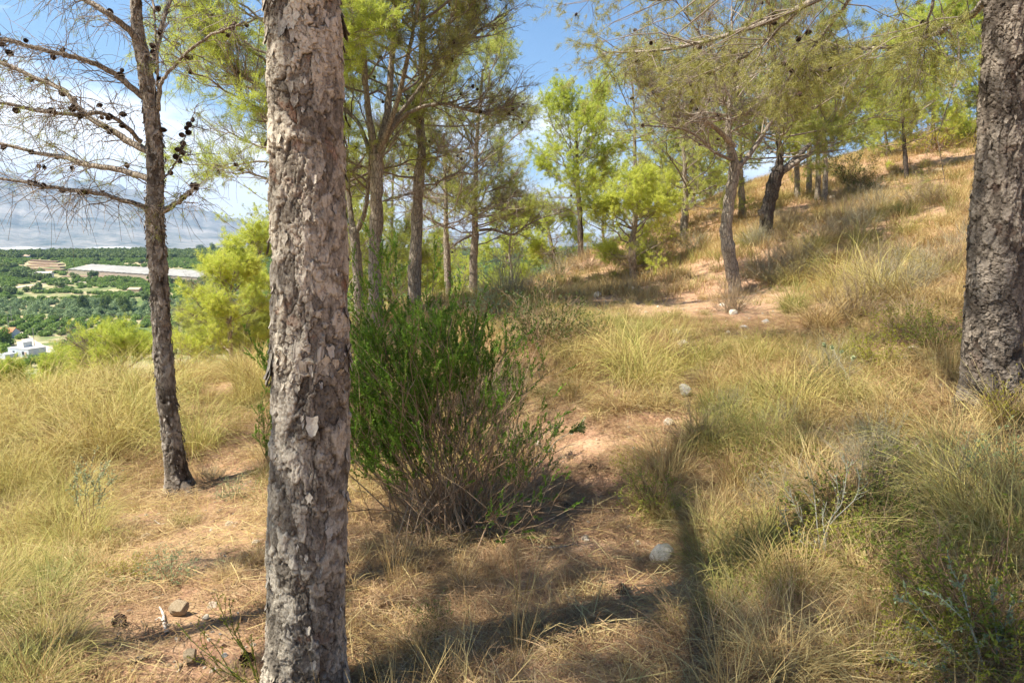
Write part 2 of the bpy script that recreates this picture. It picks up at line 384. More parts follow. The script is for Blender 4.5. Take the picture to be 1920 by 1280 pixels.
# ------------------------------------------------------------------ bark trunks
def worley(x, y, s, per):
    """cell random, second random, distance to the nearest edge, and offset from the cell's point (periodic in x)"""
    i = np.floor(x); j = np.floor(y)
    f1 = np.full(x.shape, 9.); f2 = np.full(x.shape, 9.); rid = np.zeros(x.shape); dyy = np.zeros(x.shape)
    for a in (-1, 0, 1):
        for b in (-1, 0, 1):
            ci = i+a; cj = j+b; cm = ci % per
            px = ci+.5+.8*(hash2(cm, cj, s)-.5); py = cj+.5+.8*(hash2(cm, cj, s+3.3)-.5)
            d_ = np.hypot(px-x, py-y); rr_ = hash2(cm, cj, s+9.1)
            n_ = d_ < f1
            f2 = np.where(n_, f1, np.minimum(f2, d_)); rid = np.where(n_, rr_, rid); dyy = np.where(n_, y-py, dyy)
            f1 = np.where(n_, d_, f1)
    return rid, f2-f1, dyy

def bark_trunk(path, rads, nt, nz, layers, amp, crack_amp, seed, flare=None, furrow=0.0):
    """detailed trunk surface: path (k,3) world points, rads per point"""
    pts = curve(path, nz); rd = np.interp(np.linspace(0, 1, nz), np.linspace(0, 1, len(rads)), rads)
    T = nrm(np.gradient(pts, axis=0)); A = nrm(np.cross(T, [0, 1, 0.])); B = np.cross(A, T)
    s = np.concatenate([[0], np.cumsum(np.linalg.norm(np.diff(pts, axis=0), axis=1))])
    th = np.arange(nt)/nt
    TH, S = np.meshgrid(th, s, indexing='xy')
    rmean = float(np.mean(rads)); circ = 2*pi*rmean
    wx = fbm(TH*6, S*5, seed+1, 3, 6)-.5; wy = fbm(TH*6, S*5, seed+5, 3, 6)-.5
    hsum = np.zeros(TH.shape); rsum = np.zeros(TH.shape); crk = np.zeros(TH.shape); wt = 0
    for k, (cell, asp, wgt) in enumerate(layers):
        per = max(3, int(round(circ/cell)))
        x = TH*per+wx*2.2; y = S/(cell*asp)+wy*2.2
        x = x+.35*(vnoise(TH*per*4, S/(cell*.3), seed+k*11, per*4)-.5)
        y = y+.35*(vnoise(TH*per*4, S/(cell*.3), seed+k*13+4, per*4)-.5)
        rid, edge, dy = worley(x, y, seed+k*5.7, per)
        curl = np.clip(-dy, 0, 1)*.5                      # the lower rim of a plate lifts off
        hsum += wgt*(rid+curl*rid); rsum += wgt*hash2(np.floor(rid*997), k, 3.)
        e = np.clip(1-edge/.10, 0, 1); crk = np.maximum(crk, e*wgt/layers[0][2]*np.clip(1.3-rid, .1, 1)); wt += wgt
    hh = hsum/wt; rn = rsum/wt
    if furrow:
        per = int(round(circ/.05)); fx = TH*per+2.4*(fbm(TH*5, S*6, seed+30, 3, 5)-.5)
        fr = np.abs(2*vnoise(fx, S*3.2, seed+31, per)-1); fr2 = np.clip(1-fr/.28, 0, 1)
        crk = np.maximum(crk, fr2*.9*furrow); hh = hh-fr2*.45*furrow
    deep = np.clip((fbm(TH*9+3*wx, S*2.6, seed+40, 3, 9)-.62)*9, 0, 1)
    hh2 = hh-deep*.25
    lump = (fbm(TH*3, S*1.6, seed+50, 3, 3)-.5)*.08
    r_ = rd[:, None]*(1+lump)+amp*(hh2-.5)-crack_amp*crk+.0020*(fbm(TH*70, S*55, seed+60, 3, 70)-.5)*2
    if flare is not None:
        hgt, amt, lobes = flare
        k = np.clip(1-S/hgt, 0, 1)**2
        r_ = r_+k*amt*(1+.6*np.sin(TH*2*pi*lobes+seed))
    c_, s_ = np.cos(TH*2*pi), np.sin(TH*2*pi)
    V = pts[:, None]+r_[..., None]*(A[:, None]*c_[..., None]+B[:, None]*s_[..., None])
    idx = np.arange(nt*nz).reshape(nz, nt); nx = np.roll(idx, -1, 1)
    Q = np.stack([idx[:-1], nx[:-1], nx[1:], idx[1:]], -1).reshape(-1, 4)
    mb = MB(); mb.add(V, [Q], hh=hh2.ravel(), rnd=rn.ravel(), cr=np.clip(crk*.85+deep*.35, 0, 1).ravel())
    return mb, pts, rd, (A, B, T)

def add_flakes(mb, pts, rd, fr, n, size, lift, rg, zlo=0., zhi=1.):
    """loose curled bark plates standing off the trunk"""
    A, B, T = fr
    for q in range(n):
        k = int(rg.uniform(zlo, zhi)*(len(pts)-1)); th = rg.uniform(0, 2*pi)
        nrm_ = A[k]*cos(th)+B[k]*sin(th); tan_ = -A[k]*sin(th)+B[k]*cos(th); up = T[k]
        L = size*rg.uniform(.5, 1.6); W = L*rg.uniform(.35, .8); nu, nv = 5, 6
        g = []
        off = rg.uniform(0, 6)
        for i in range(nv):
            for j in range(nu):
                a = i/(nv-1); b = j/(nu-1)-.5
                ww = W*(.55+.45*sin(pi*min(1, a*1.1+.1)))*(1+.25*sin(9*a+off))
                lf = rd[k]*1.0+.004+lift*(a**1.6)*rg.uniform(.8, 1.2)+.10*W*abs(b)*2
                g.append(pts[k]+nrm_*lf+tan_*ww*b*1.0-up*(L*a+.004*sin(7*b+off))+nrm_*(-rd[k]*(1-math.cos(ww*b/rd[k]))))
        g = np.array(g); ix = np.arange(nu*nv).reshape(nv, nu)
        Qf = np.stack([ix[:-1, :-1], ix[1:, :-1], ix[1:, 1:], ix[:-1, 1:]], -1).reshape(-1, 4)
        inner = g-nrm_*.003
        mb.add(g, [Qf], hh=rg.uniform(.4, .9), rnd=rg.uniform(.3, 1), cr=0.)
        mb.add(inner, [Qf[:, ::-1]], hh=.2, rnd=rg.uniform(0, .4), cr=.1)

# ------------------------------------------------------------------ pines
def twig_sys(rg, starts, dirs, L, k, upb, wig, droop=0.):
    n_ = len(starts); s = np.linspace(0, 1, k)[None, :, None]
    p = starts[:, None]+dirs[:, None]*L[:, None, None]*s
    p[..., 2] += (upb*L)[:, None]*s[..., 0]**2-(droop*L)[:, None]*s[..., 0]**2.2
    wn = rg.normal(size=(n_, k, 3))*wig*L[:, None, None]; wn[:, 0] = 0
    wn = np.cumsum(wn, 1)*s**.3
    return p+wn
def sample_on(Pt, idx, f):
    k = Pt.shape[1]; x = f*(k-1); i = np.minimum(x.astype(int), k-2); g = (x-i)[:, None]
    a, b = Pt[idx, i], Pt[idx, i+1]
    return a*(1-g)+b*g, nrm(b-a)

def needles(rg, pos, tang, per, ln, wd, spread=.8, jit=.12):
    n_ = len(pos)*per
    b = np.repeat(pos, per, 0); t_ = np.repeat(tang, per, 0)
    d_ = nrm(t_*.75+rg.normal(size=(n_, 3))*spread*.6)
    l_ = ln*rg.uniform(.6, 1.15, n_); sdv = nrm(np.cross(d_, rg.normal(size=(n_, 3))))
    b = b+rg.normal(size=(n_, 3))*ln*jit
    V = np.stack([b-sdv*wd/2, b+sdv*wd/2, b+d_*l_[:, None]], 1).reshape(-1, 3)
    Fc = np.arange(n_*3).reshape(-1, 3)
    return V, Fc

CONE = None
def cone_mesh():
    mb = MB(); ns, nr_ = 13, 10
    for r in range(9):
        a = (r+.5)/9; rr_ = .021*sin(pi*(a*.82+.13)); z = .058*a
        for q in range(8):
            th = (q+.5*(r % 2))*2*pi/8; o = np.array([cos(th), sin(th), 0]); tt = np.array([-sin(th), cos(th), 0])
            c0 = o*rr_*.35+[0, 0, z-.004]; tip = o*(rr_*1.15)+np.array([0, 0, z+.008]); wv = rr_*.42
            V = [c0-tt*wv*.6, c0+tt*wv*.6, tip+tt*wv-o*.003, tip+o*.002, tip-tt*wv-o*.003, c0+[0, 0, .006]]
            mb.add(V, [np.array([[0, 1, 2], [0, 2, 3], [0, 3, 4], [5, 3, 2], [5, 4, 3]])], rnd=random.random())
    return mb.mesh('pine_cone', M['cone'], False)
CONE = cone_mesh()

class Pine:
    def __init__(s, name, label, base, seed, group=None, bark='bark', nmat='needle', cat='pine tree'):
        s.rg = np.random.default_rng(seed); s.base = np.asarray(base, float); s.nmat = nmat; s.bark = bark
        s.root = thing(name, label, cat, s.base, group)
        s.wood = MB(); s.br = MB(); s.nd = MB(); s.P1 = []; s.conepts = []
    def stem(s, pts, r0, r1, k=26, sides=10, part=None, noise=.0):
        p = curve(pts, k)-s.base
        p[1:-1] += s.rg.normal(size=(k-2, 3))*noise
        rd = np.linspace(r0, r1, k)*(1+.06*s.rg.normal(size=k)); V, Q, t = tubes(p[None], rd[None], sides)
        if part:
            mb = MB(); mb.add(V, [Q], rnd=.5); link(part, mb.mesh(part, M['limb'] if part == 'limb' else M[s.bark]), s.root)
        else: s.wood.add(V, [Q], rnd=.5)
        return p
    def primaries(s, path, n1, t0, t1, L, elev=(5, 60), k=9, upb=.18, r=.022, profile=None, azc=None, wig=.035):
        rg = s.rg; f = np.sort(rg.uniform(0, 1, n1)); tt = t0+(t1-t0)*f
        st, _ = sample_on(path[None], np.zeros(n1, int), tt)
        az = np.arange(n1)*2.4+rg.uniform(0, 6)+rg.normal(size=n1)*.4
        if azc is not None: az = azc[0]+rg.uniform(-1, 1, n1)*azc[1]
        el = np.radians(elev[0]+(elev[1]-elev[0])*f+rg.normal(size=n1)*9)
        prof = (.55+.5*np.sin(pi*np.clip(f*.85+.12, 0, 1))) if profile is None else np.interp(f, np.linspace(0, 1, len(profile)), profile)
        d_ = np.stack([np.cos(az)*np.cos(el), np.sin(az)*np.cos(el), np.sin(el)], -1)
        Lr = L*prof*rg.uniform(.75, 1.2, n1)
        p = twig_sys(rg, st, d_, Lr, k, upb, wig)
        rd = (r*(Lr/L))[:, None]*np.linspace(1, .25, k)[None]
        V, Q, t = tubes(p, rd, 5); s.br.add(V, [Q], rnd=np.repeat(rg.uniform(.2, .9, n1), k*5))
        s.P1.append((p, Lr)); return p, Lr
    def sprouts(s, p, Lr, n2=9, n3=7, f0=.3, L2=.42, L3=.28, leaf=.8, per=10, nodes=4, nl=.09, nw=.006, bare=.25, inner=.35, up=.15, droop=0., r2=.007, lat=.9, r3=.0022):
        rg = s.rg; n1 = len(p)
        i2 = np.repeat(np.arange(n1), n2); f = f0+(1-f0)*rg.uniform(0, 1, len(i2))**.85
        st, tg = sample_on(p, i2, np.clip(f, 0, .999))
        d_ = nrm(tg*.7+rg.normal(size=(len(i2), 3))*[lat*.6, lat*.6, .35]+[0, 0, up])
        l2 = (L2*Lr[i2]*(1.25-f)+.12)*rg.uniform(.6, 1.25, len(i2)); k2 = 6
        q = twig_sys(rg, st, d_, l2, k2, up*.6, .05, droop)
        V, Q, t = tubes(q, r2*np.linspace(1, .3, k2)[None]*(.5+l2[:, None]), 4)
        s.br.add(V, [Q], rnd=np.repeat(rg.uniform(.1, .9, len(i2)), k2*4))
        i3 = np.repeat(np.arange(len(i2)), n3); f3 = .15+.85*rg.uniform(0, 1, len(i3))
        st3, tg3 = sample_on(q, i3, np.clip(f3, 0, .999))
        d3 = nrm(tg3*.6+rg.normal(size=(len(i3), 3))*.55+[0, 0, up*1.2])
        l3 = L3*rg.uniform(.4, 1.2, len(i3)); k3 = 4
        t3 = twig_sys(rg, st3, d3, l3, k3, 0., .09, droop)
        V, Q, t = tubes(t3, r3*np.linspace(1, .5, k3)[None]*np.ones((len(i3), 1)), 3)
        s.br.add(V, [Q], rnd=np.repeat(rg.uniform(0, 1, len(i3)), k3*3))
        # needles sit on the outer twigs; the inner ones are bare
        rel = f[i3]*.6+f3*.4
        clump = fbm(st3[:, 0]*1.3+st3[:, 2], st3[:, 1]*1.3+st3[:, 2]*1.3, 5, 2)
        ok = (rel > inner*rg.uniform(.5, 1.4, len(rel))) & (rg.uniform(0, 1, len(rel)) < leaf) & (clump > bare)
        ii = np.repeat(np.where(ok)[0], nodes)
        if len(ii):
            ps, tg4 = sample_on(t3, ii, rg.uniform(.3, .999, len(ii)))
            V, Fc = needles(rg, ps, tg4, per, nl, nw, jit=.12 if nw < .005 else .22)
            tr = np.repeat(rg.uniform(0, 1, len(i3))[ii]*.5, per)+rg.uniform(0, .5, len(ii)*per)
            s.nd.add(V, [Fc], rnd=np.repeat(tr, 3), t=1.)
        s.conepts.append(q.reshape(-1, 3)); return q
    def crown(s, path, n1=18, t0=.4, t1=1., L=2., **k):
        a = {x: k.pop(x) for x in ('elev', 'upb', 'r', 'profile', 'azc', 'wig') if x in k}
        p, Lr = s.primaries(path, n1, t0, t1, L, **a)
        s.sprouts(p, Lr, **k); return p
    def along(s, path, **k):
        p = path[None] if path.ndim == 2 else path
        kk = 9; x = np.linspace(0, 1, kk)
        p = np.stack([sample_on(q[None], np.zeros(kk, int), np.clip(x, 0, .999))[0] for q in p])
        L = np.linalg.norm(np.diff(p, axis=1), axis=2).sum(1); return s.sprouts(p, L, **k)
    def cones(s, n_, pts=None, scl=1.):
        if pts is None: pts = np.concatenate(s.conepts)
        pick = s.rg.choice(len(pts), min(n_, len(pts)), replace=False); first = None
        for q in pick:
            p_ = pts[q]+s.rg.normal(size=3)*.012
            if first is None: first = link('pine_cone', CONE, s.root); c_ = first
            else: c_ = first.copy(); COL.objects.link(c_)
            c_.location = p_; z = scl*s.rg.uniform(.75, 1.15); c_.scale = (z, z, z)
            c_.rotation_euler = tuple(s.rg.uniform(0, 6.28, 3))
    def done(s, twigmat='twig', trunk=True):
        if s.wood.n and trunk: link('trunk', s.wood.mesh('trunk', M[s.bark]), s.root)
        if s.nd.n:
            c_ = link('crown', s.nd.mesh('crown', M[s.nmat], False), s.root)
            if s.br.n: link('branches', s.br.mesh('branches', M[twigmat]), c_)
        elif s.br.n: link('branches', s.br.mesh('branches', M[twigmat]), s.root)

def base_at(u, v, Y, sink=.08):
    p = P(u, v, Y); return np.array([p[0], p[1], H(p[0], p[1])-sink])

# --- the thick pine in front of the camera
b2 = base_at(575, 1345, 2.42)
def T2():
    bz = b2[2]
    path = [(b2[0]+.0, 2.42, bz), P(575, 1180, 2.42), P(583, 700, 2.43), P(582, 640, 2.43), P(573, 180, 2.42), P(568, 0, 2.42), P(560, -260, 2.45), P(556, -560, 2.5)]
    rads = [.165, .146, .134, .132, .124, .121, .118, .11]
    mb, pts, rd, fr = bark_trunk(path, rads, 330, 1500, [(.070, 1.9, 1.), (.032, 1.8, .8), (.015, 1.5, .55)], .020, .007, 3., flare=(.35, .05, 3))
    add_flakes(mb, pts, rd, fr, 300, .026, .009, np.random.default_rng(4), .1, .95)
    add_flakes(mb, pts, rd, fr, 16, .065, .020, np.random.default_rng(5), .15, .9)
    root = thing('pine_tree', 'thick pine with flaking grey bark standing close by, in front of the green shrub', 'pine tree', b2)
    me = mb.mesh('trunk', M['hero']); tr = link('trunk', me, root); me.transform(__import__('mathutils').Matrix.Translation(-b2))
    # upper tree, out of the frame: it only throws its shade up the slope
    s = Pine.__new__(Pine); s.rg = np.random.default_rng(8); s.base = b2; s.nmat = 'needle'; s.bark = 'bark'; s.root = root
    s.wood = MB(); s.br = MB(); s.nd = MB(); s.P1 = []; s.conepts = []
    top = pts[-1]
    up = s.stem([top-[0, 0, .1], top+[.1, .1, 2.5], top+[.2, .1, 5.0], top+[.1, .3, 8.2]], .122, .03)
    s.crown(up, 26, .30, 1., 2.0, n2=8, n3=6, nw=.006, leaf=.7)
    if s.wood.n: link('upper_trunk', s.wood.mesh('upper_trunk', M['bark']), root)
    c_ = link('crown', s.nd.mesh('crown', M['needle'], False), root); link('branches', s.br.mesh('branches', M['twig']), c_)
T2()

# --- slender pine with bare cone-hung limbs, left
def T1():
    b = base_at(338, 925, 6.0)
    s = Pine('pine_tree', 'slender pine hung with dark cones on long bare limbs, above the grass clearing', b, 21)
    Y = 6.0
    path = [b, P(327, 850, Y), P(308, 700, Y), P(300, 560, Y), P(293, 450, Y), P(290, 400, Y), P(292, 300, Y), P(288, 250, Y), P(272, 130, Y), P(258, 60, Y), P(255, -40, Y), P(250, -200, Y), P(250, -500, Y)]
    rads = [.110, .091, .081, .077, .075, .073, .071, .067, .057, .048, .042, .036, .02]
    mb, pts, rd, fr = bark_trunk(path, rads, 130, 1100, [(.045, 1.7, 1.), (.02, 1.6, .6)], .016, .006, 7., flare=(.38, .07, 3), furrow=.6)
    add_flakes(mb, pts, rd, fr, 420, .022, .010, np.random.default_rng(6), .02, .65)
    # a root running down to the right
    rt = curve([b+[.05, -.05, .16], b+[.17, -.12, .07], b+[.3, -.22, -.06]], 8); V, Q, t = tubes(rt[None], np.linspace(.06, .02, 8)[None], 8)
    mb.add(V, [Q], hh=.5, rnd=.3, cr=.1)
    me = mb.mesh('trunk', M['hero_thin']); me.transform(__import__('mathutils').Matrix.Translation(-b)); link('trunk', me, s.root)
    limbs = [([(272,185,0),(215,140,-.1),(165,115,-.2),(100,98,-.3),(0,73,-.4),(-120,50,-.5)], .026, .012),
             ([(285,287,0),(240,265,.1),(215,247,.1),(160,215,.2),(125,175,.2),(85,155,.3),(0,118,.3),(-120,80,.4)], .036, .013),
             ([(266,266,.03),(230,232,-.1),(190,213,-.2),(140,215,-.3),(80,210,-.4),(0,192,-.5),(-100,180,-.6)], .020, .010),
             ([(282,337,0),(230,320,.2),(170,310,.3),(120,295,.5),(60,285,.6),(0,270,.7),(-120,250,.8)], .030, .011),
             ([(287,394,0),(240,378,-.2),(180,362,-.3),(100,352,-.5),(0,335,-.6),(-120,330,-.7)], .022, .008),
             ([(266,88,0),(240,55,-.1),(200,25,-.2),(160,0,-.2),(100,-40,-.3),(20,-90,-.3)], .030, .012),
             ([(297,207,0),(302,160,-.1),(322,130,-.1),(380,75,-.2),(440,50,-.2),(480,35,-.3)], .018, .006),
             ([(305,338,0),(330,305,.1),(345,260,.1),(365,205,.2)], .010, .003),
             ([(305,397,0),(340,375,-.1),(372,347,-.2)], .024, .012),
             ([(296,192,.02),(293,100,-.1),(288,0,-.1),(290,-150,-.1)], .013, .008),
             ([(275,150,0),(300,60,.4),(330,-40,.7),(340,-140,.9)], .022, .010)]
    cp = []
    for i, (l, r0, r1) in enumerate(limbs):
        p_ = s.stem([P(u, v, Y+dy) for u, v, dy in l], r0, r1, k=30, sides=8, part='limb', noise=.004)
        nn = (38, 40, 38, 38, 44, 28, 16, 10, 14, 12, 18)[i]
        q = s.along(p_, n2=nn, n3=6, f0=.1, L2=.17 if i < 7 else .2, L3=.30, leaf=.36 if i < 5 else .2, per=8, nodes=2, nl=.075, nw=.0026, bare=.3, inner=.2, up=.0, droop=.28, r2=.0052, lat=1.35, r3=.0024)
        cp.append(p_[4:]); cp.append(q[::4, 1:3].reshape(-1, 3))
    tall = pts-b
    s.crown(tall[::40], 16, .80, 1., 1.5, n2=8, n3=6, nl=.08, nw=.004, leaf=.6)
    stemc = tall[int(len(tall)*.45):int(len(tall)*.75)]+s.rg.normal(size=(int(len(tall)*.75)-int(len(tall)*.45), 3))*.05
    pool = np.concatenate([np.concatenate(cp), stemc[::14]])
    s.cones(99, pool, .95)
    s.done()
T1()

# --- thick dark pine at the right edge with its low limbs reaching over the slope
def T3():
    b = base_at(1862, 775, 4.5, .1)
    s = Pine('pine_tree', 'thick dark furrowed pine at the foot of the slope, limbs reaching over the hill', b, 31, bark='darkbark', nmat='needle_dull')
    Y = 4.5
    path = [b, P(1861, 640, Y), P(1866, 500, Y), P(1880, 250, Y), P(1888, 100, Y), P(1892, 0, Y), P(1896, -300, Y), P(1900, -700, Y), P(1900, -1300, Y)]
    rads = [.185, .170, .163, .142, .138, .135, .125, .11, .08]
    mb, pts, rd, fr = bark_trunk(path, rads, 230, 1300, [(.050, 2.1, 1.), (.022, 1.8, .6), (.010, 1.4, .35)], .020, .011, 13., flare=(.5, .085, 5), furrow=.6)
    add_flakes(mb, pts, rd, fr, 200, .022, .006, np.random.default_rng(9), .02, .6)
    me = mb.mesh('trunk', M['hero_dark']); me.transform(__import__('mathutils').Matrix.Translation(-b)); link('trunk', me, s.root)
    limbs = [([(1890,-250,4.5),(1780,-150,5.0),(1640,-60,5.6),(1500,15,6.2),(1350,70,6.8),(1230,95,7.2),(1130,100,7.5)], .05, .006, 20),
             ([(1890,-60,4.5),(1830,20,4.9),(1740,68,5.4),(1640,92,6.0),(1530,75,6.6)], .030, .005, 14),
             ([(1890,-200,4.5),(1800,-90,4.6),(1752,0,4.7),(1738,60,4.8),(1733,120,4.8)], .018, .003, 7),
             ([(1895,-350,4.5),(1750,-260,5.3),(1560,-140,6.6),(1380,-40,7.8),(1240,0,8.6),(1090,-20,9.2)], .055, .008, 20),
             ([(1500,15,6.2),(1420,90,6.6),(1330,135,7.1),(1260,155,7.5)], .016, .004, 12),
             ([(1640,-60,5.6),(1560,40,6.1),(1500,120,6.4),(1450,190,6.7)], .016, .004, 12)]
    for l, r0, r1, nn in limbs:
        p_ = s.stem([P(u, v, y) for u, v, y in l], r0, r1, k=30, sides=7, part='limb', noise=.006)
        s.along(p_, n2=int(nn*2.1), n3=8, f0=.2, L2=.34, L3=.30, leaf=.62, per=13, nodes=4, nl=.075, nw=.0038, bare=.25, inner=.25, up=.02, droop=.2, r2=.005, lat=1.1, r3=.0016)
    tall = pts-b
    s.crown(tall[::40], 20, .72, 1., 2.6, n2=8, n3=6, nl=.09, nw=.006, leaf=.7)
    s.cones(85)
    s.done()
T3()

def simple_pine(name, label, stems, seed, Y, grp=None, bark='bark', nmat='needle', crowns=(), limbs=(), cones=0, conescale=1.15, basept=None, twigmat='twig'):
    """stems: list of ([(u,v,dy)..], r0, r1); crowns: list of dicts with 'stem' index plus crown() options; the first stem starts at the ground"""
    u, v, dy = stems[0][0][0]; b = base_at(u, v, Y+dy) if basept is None else basept
    s = Pine(name, label, b, seed, grp, bark, nmat)
    paths = []
    for i, (l, r0, r1) in enumerate(stems):
        pp = [P(a, c_, Y+e) for a, c_, e in l]
        if i == 0: pp[0] = b if pp[0][2] < b[2]+.6 else pp[0]
        if i == 0 and pp[0] is not b: pp = [b]+pp
        paths.append(s.stem(pp, r0, r1, noise=r0*.06))
    for c_ in crowns:
        c_ = dict(c_); st = c_.pop('stem', 0); s.crown(paths[st], **c_)
    for l, r0, r1, opt in limbs:
        p_ = s.stem([P(a, c_, Y+e) for a, c_, e in l], r0, r1, k=16, sides=6, part='limb', noise=r0*.1)
        s.along(p_, **opt)
    if cones: s.cones(cones, None, conescale)
    s.done(twigmat); return s

BARE = dict(n2=15, n3=9, leaf=.35, per=9, nodes=3, nw=.0055, bare=.38, L3=.34, r3=.003, r2=.008)
FULL = dict(n2=13, n3=10, leaf=.85, per=13, nodes=4, nw=.006, nl=.09, bare=.30, L3=.34)
# fork-trunked pine with cones
simple_pine('pine_tree', 'forked pine rising behind the green shrub, its crown full of cones', [
    ([(705,600,0),(703,520,0),(706,400,0),(705,290,0)], .135, .105),
    ([(705,295,0),(725,220,.1),(733,130,.2),(742,0,.3),(750,-220,.4)], .075, .03),
    ([(704,298,0),(690,200,-.1),(680,80,-.2),(668,-60,-.3),(650,-200,-.4)], .065, .025),
    ([(708,290,0),(745,190,-.4),(770,80,-.8),(800,-80,-1.2)], .05, .02)], 41, 12., nmat='needle_dull',
    crowns=[dict(stem=1, n1=14, t0=.25, t1=1, L=2.1, elev=(0, 50), **{**BARE, 'leaf': .8, 'per': 13, 'bare': .3}), dict(stem=2, n1=14, t0=.2, t1=1, L=2.0, elev=(0, 50), **{**BARE, 'leaf': .8, 'per': 13, 'bare': .3}), dict(stem=3, n1=12, t0=.3, t1=1, L=2.0, **{**BARE, 'leaf': .7, 'per': 12, 'bare': .3})],
    limbs=[([(712,275,0),(760,215,-.2),(830,195,-.4),(905,212,-.5),(965,190,-.6)], .045, .01, dict(BARE, n2=46, leaf=.3)),
           ([(728,240,0),(800,150,.3),(860,85,.5),(945,25,.6)], .04, .01, dict(BARE, n2=40, leaf=.5)),
           ([(700,300,0),(665,222,.2),(600,185,.4),(520,170,.5)], .045, .012, dict(BARE, n2=24, leaf=.5))], cones=95, conescale=1.15)
# leaning forked trunk just left of it
simple_pine('pine_tree', 'short leaning pine with a low fork, half hidden by the thick flaking trunk', [
    ([(674,575,0),(670,500,0),(664,440,0),(660,425,0)], .10, .085),
    ([(662,432,0),(655,380,.1),(650,320,.2),(640,240,.3)], .06, .025),
    ([(665,440,0),(683,400,-.1),(692,330,-.2),(697,250,-.3)], .055, .025)], 42, 13.,
    crowns=[dict(stem=1, n1=10, t0=.3, t1=1, L=1.4, **FULL), dict(stem=2, n1=8, t0=.4, t1=1, L=1.2, **BARE)])
simple_pine('pine_tree', 'tall straight pine with pale trunk, second trunk to the right of the forked one', [
    ([(776,585,0),(780,450,0),(785,350,0),(790,290,0),(788,200,0),(791,100,0),(797,-60,.1),(800,-250,.1)], .135, .03)], 43, 13.5,
    crowns=[dict(n1=28, t0=.33, t1=1, L=1.9, elev=(-5, 55), **{**FULL, 'leaf': .8, 'bare': .28}), dict(n1=8, t0=.25, t1=.45, L=1.4, elev=(-5, 20), **BARE)],
    cones=70, conescale=1.15)
simple_pine('pine_tree', 'thin dark pine with dry brown crown between two taller pale trunks', [
    ([(843,585,0),(838,480,0),(836,420,0),(835,350,0),(832,250,0)], .10, .03)], 44, 17.5, nmat='needle_dull',
    crowns=[dict(n1=20, t0=.4, t1=1, L=2.0, elev=(0, 50), **BARE)], cones=20, conescale=1.15)
simple_pine('pine_tree', 'straight pine with wide grey twiggy lower limbs beside the open hillside', [
    ([(886,588,0),(888,500,0),(891,430,0),(890,380,0),(895,250,0),(905,130,0)], .13, .03)], 45, 18.,
    crowns=[dict(n1=30, t0=.45, t1=1, L=1.7, elev=(0, 60), **{**FULL, 'leaf': .75, 'bare': .3}), dict(n1=16, t0=.30, t1=.6, L=1.6, elev=(0, 25), **BARE)],
    limbs=[([(893,432,0),(925,430,.2),(960,440,.3),(1000,415,.3),(1060,395,.3)], .05, .012, dict(BARE, n2=30, leaf=.05)),
           ([(887,440,0),(862,452,0),(840,470,-.2)], .045, .012, dict(BARE, n2=12, leaf=.05))], cones=25, conescale=1.15)
simple_pine('pine_tree', 'pine with slim black trunk and rounded bright crown on the ridge', [
    ([(1089,492,0),(1087,400,0),(1083,350,0),(1081,280,0),(1080,205,0)], .12, .03)], 46, 25., bark='darkbark', nmat='needle_bright',
    crowns=[dict(n1=34, t0=.36, t1=1, L=1.75, elev=(5, 65), **{**FULL, 'nw': .0085, 'inner': .3})],
    limbs=[([(1086,405,0),(1060,390,0),(1035,395,-.2)], .03, .01, dict(BARE, n2=14, leaf=.1))])
# grey-twigged pine on the slope
simple_pine('pine_tree', 'leaning speckled pine with a large crown of grey bare twigs above the bare soil', [
    ([(1381,560,0),(1377,530,0),(1366,470,0),(1362,420,0),(1372,350,0),(1379,305,0)], .125, .10),
    ([(1379,308,0),(1366,262,0),(1368,200,.1),(1373,130,.2),(1372,40,.3)], .08, .02),
    ([(1376,275,0),(1335,235,-.3),(1290,215,-.6),(1240,205,-.8)], .055, .015)], 47, 12.8, nmat='needle_dull',
    crowns=[dict(stem=1, n1=24, t0=.2, t1=1, L=1.75, elev=(0, 55), **{**BARE, 'leaf': .55, 'n2': 16, 'per': 10, 'bare': .38}), dict(stem=2, n1=14, t0=.3, t1=1, L=1.1, elev=(-5, 40), **{**BARE, 'leaf': .25})],
    limbs=[([(1384,316,0),(1420,270,.2),(1455,215,.3),(1490,175,.4),(1540,140,.4)], .05, .01, dict(BARE, n2=24, leaf=.35)),
           ([(1374,300,0),(1340,285,-.5),(1290,245,-1.),(1200,235,-1.4)], .035, .008, dict(BARE, n2=26, leaf=.1))], cones=70, conescale=1.15)
simple_pine('pine_tree', 'dark curved pine forking low, one limb stretched far up the hill', [
    ([(1437,452,0),(1437,410,0),(1449,350,0),(1462,318,0)], .16, .14),
    ([(1461,322,0),(1462,280,0),(1455,200,.1),(1450,90,.2)], .10, .025)], 48, 16., bark='darkbark',
    crowns=[dict(stem=1, n1=34, t0=.18, t1=1, L=2.2, elev=(0, 55), **{**FULL, 'leaf': .8, 'bare': .3})],
    limbs=[([(1464,325,0),(1500,300,.1),(1530,287,.2),(1585,280,.4)], .07, .012, dict(BARE, n2=14, leaf=.5, f0=.45)),
           ([(1468,318,0),(1510,280,.3),(1560,230,.5),(1600,160,.6),(1645,105,.6)], .06, .01, dict(FULL, n2=26, leaf=.35)),
           ([(1436,418,0),(1428,402,-.1),(1424,396,-.1)], .07, .06, dict(BARE, n2=1, n3=1, leaf=0))], cones=30, conescale=1.15)
simple_pine('pine_tree', 'pine with straight thin trunk just behind the leaning speckled pine', [
    ([(1392,418,0),(1390,350,0),(1388,290,0),(1390,200,0)], .12, .03)], 49, 22., crowns=[dict(n1=22, t0=.5, t1=1, L=2.3, elev=(0, 50), **{**FULL, 'nw': .008})])
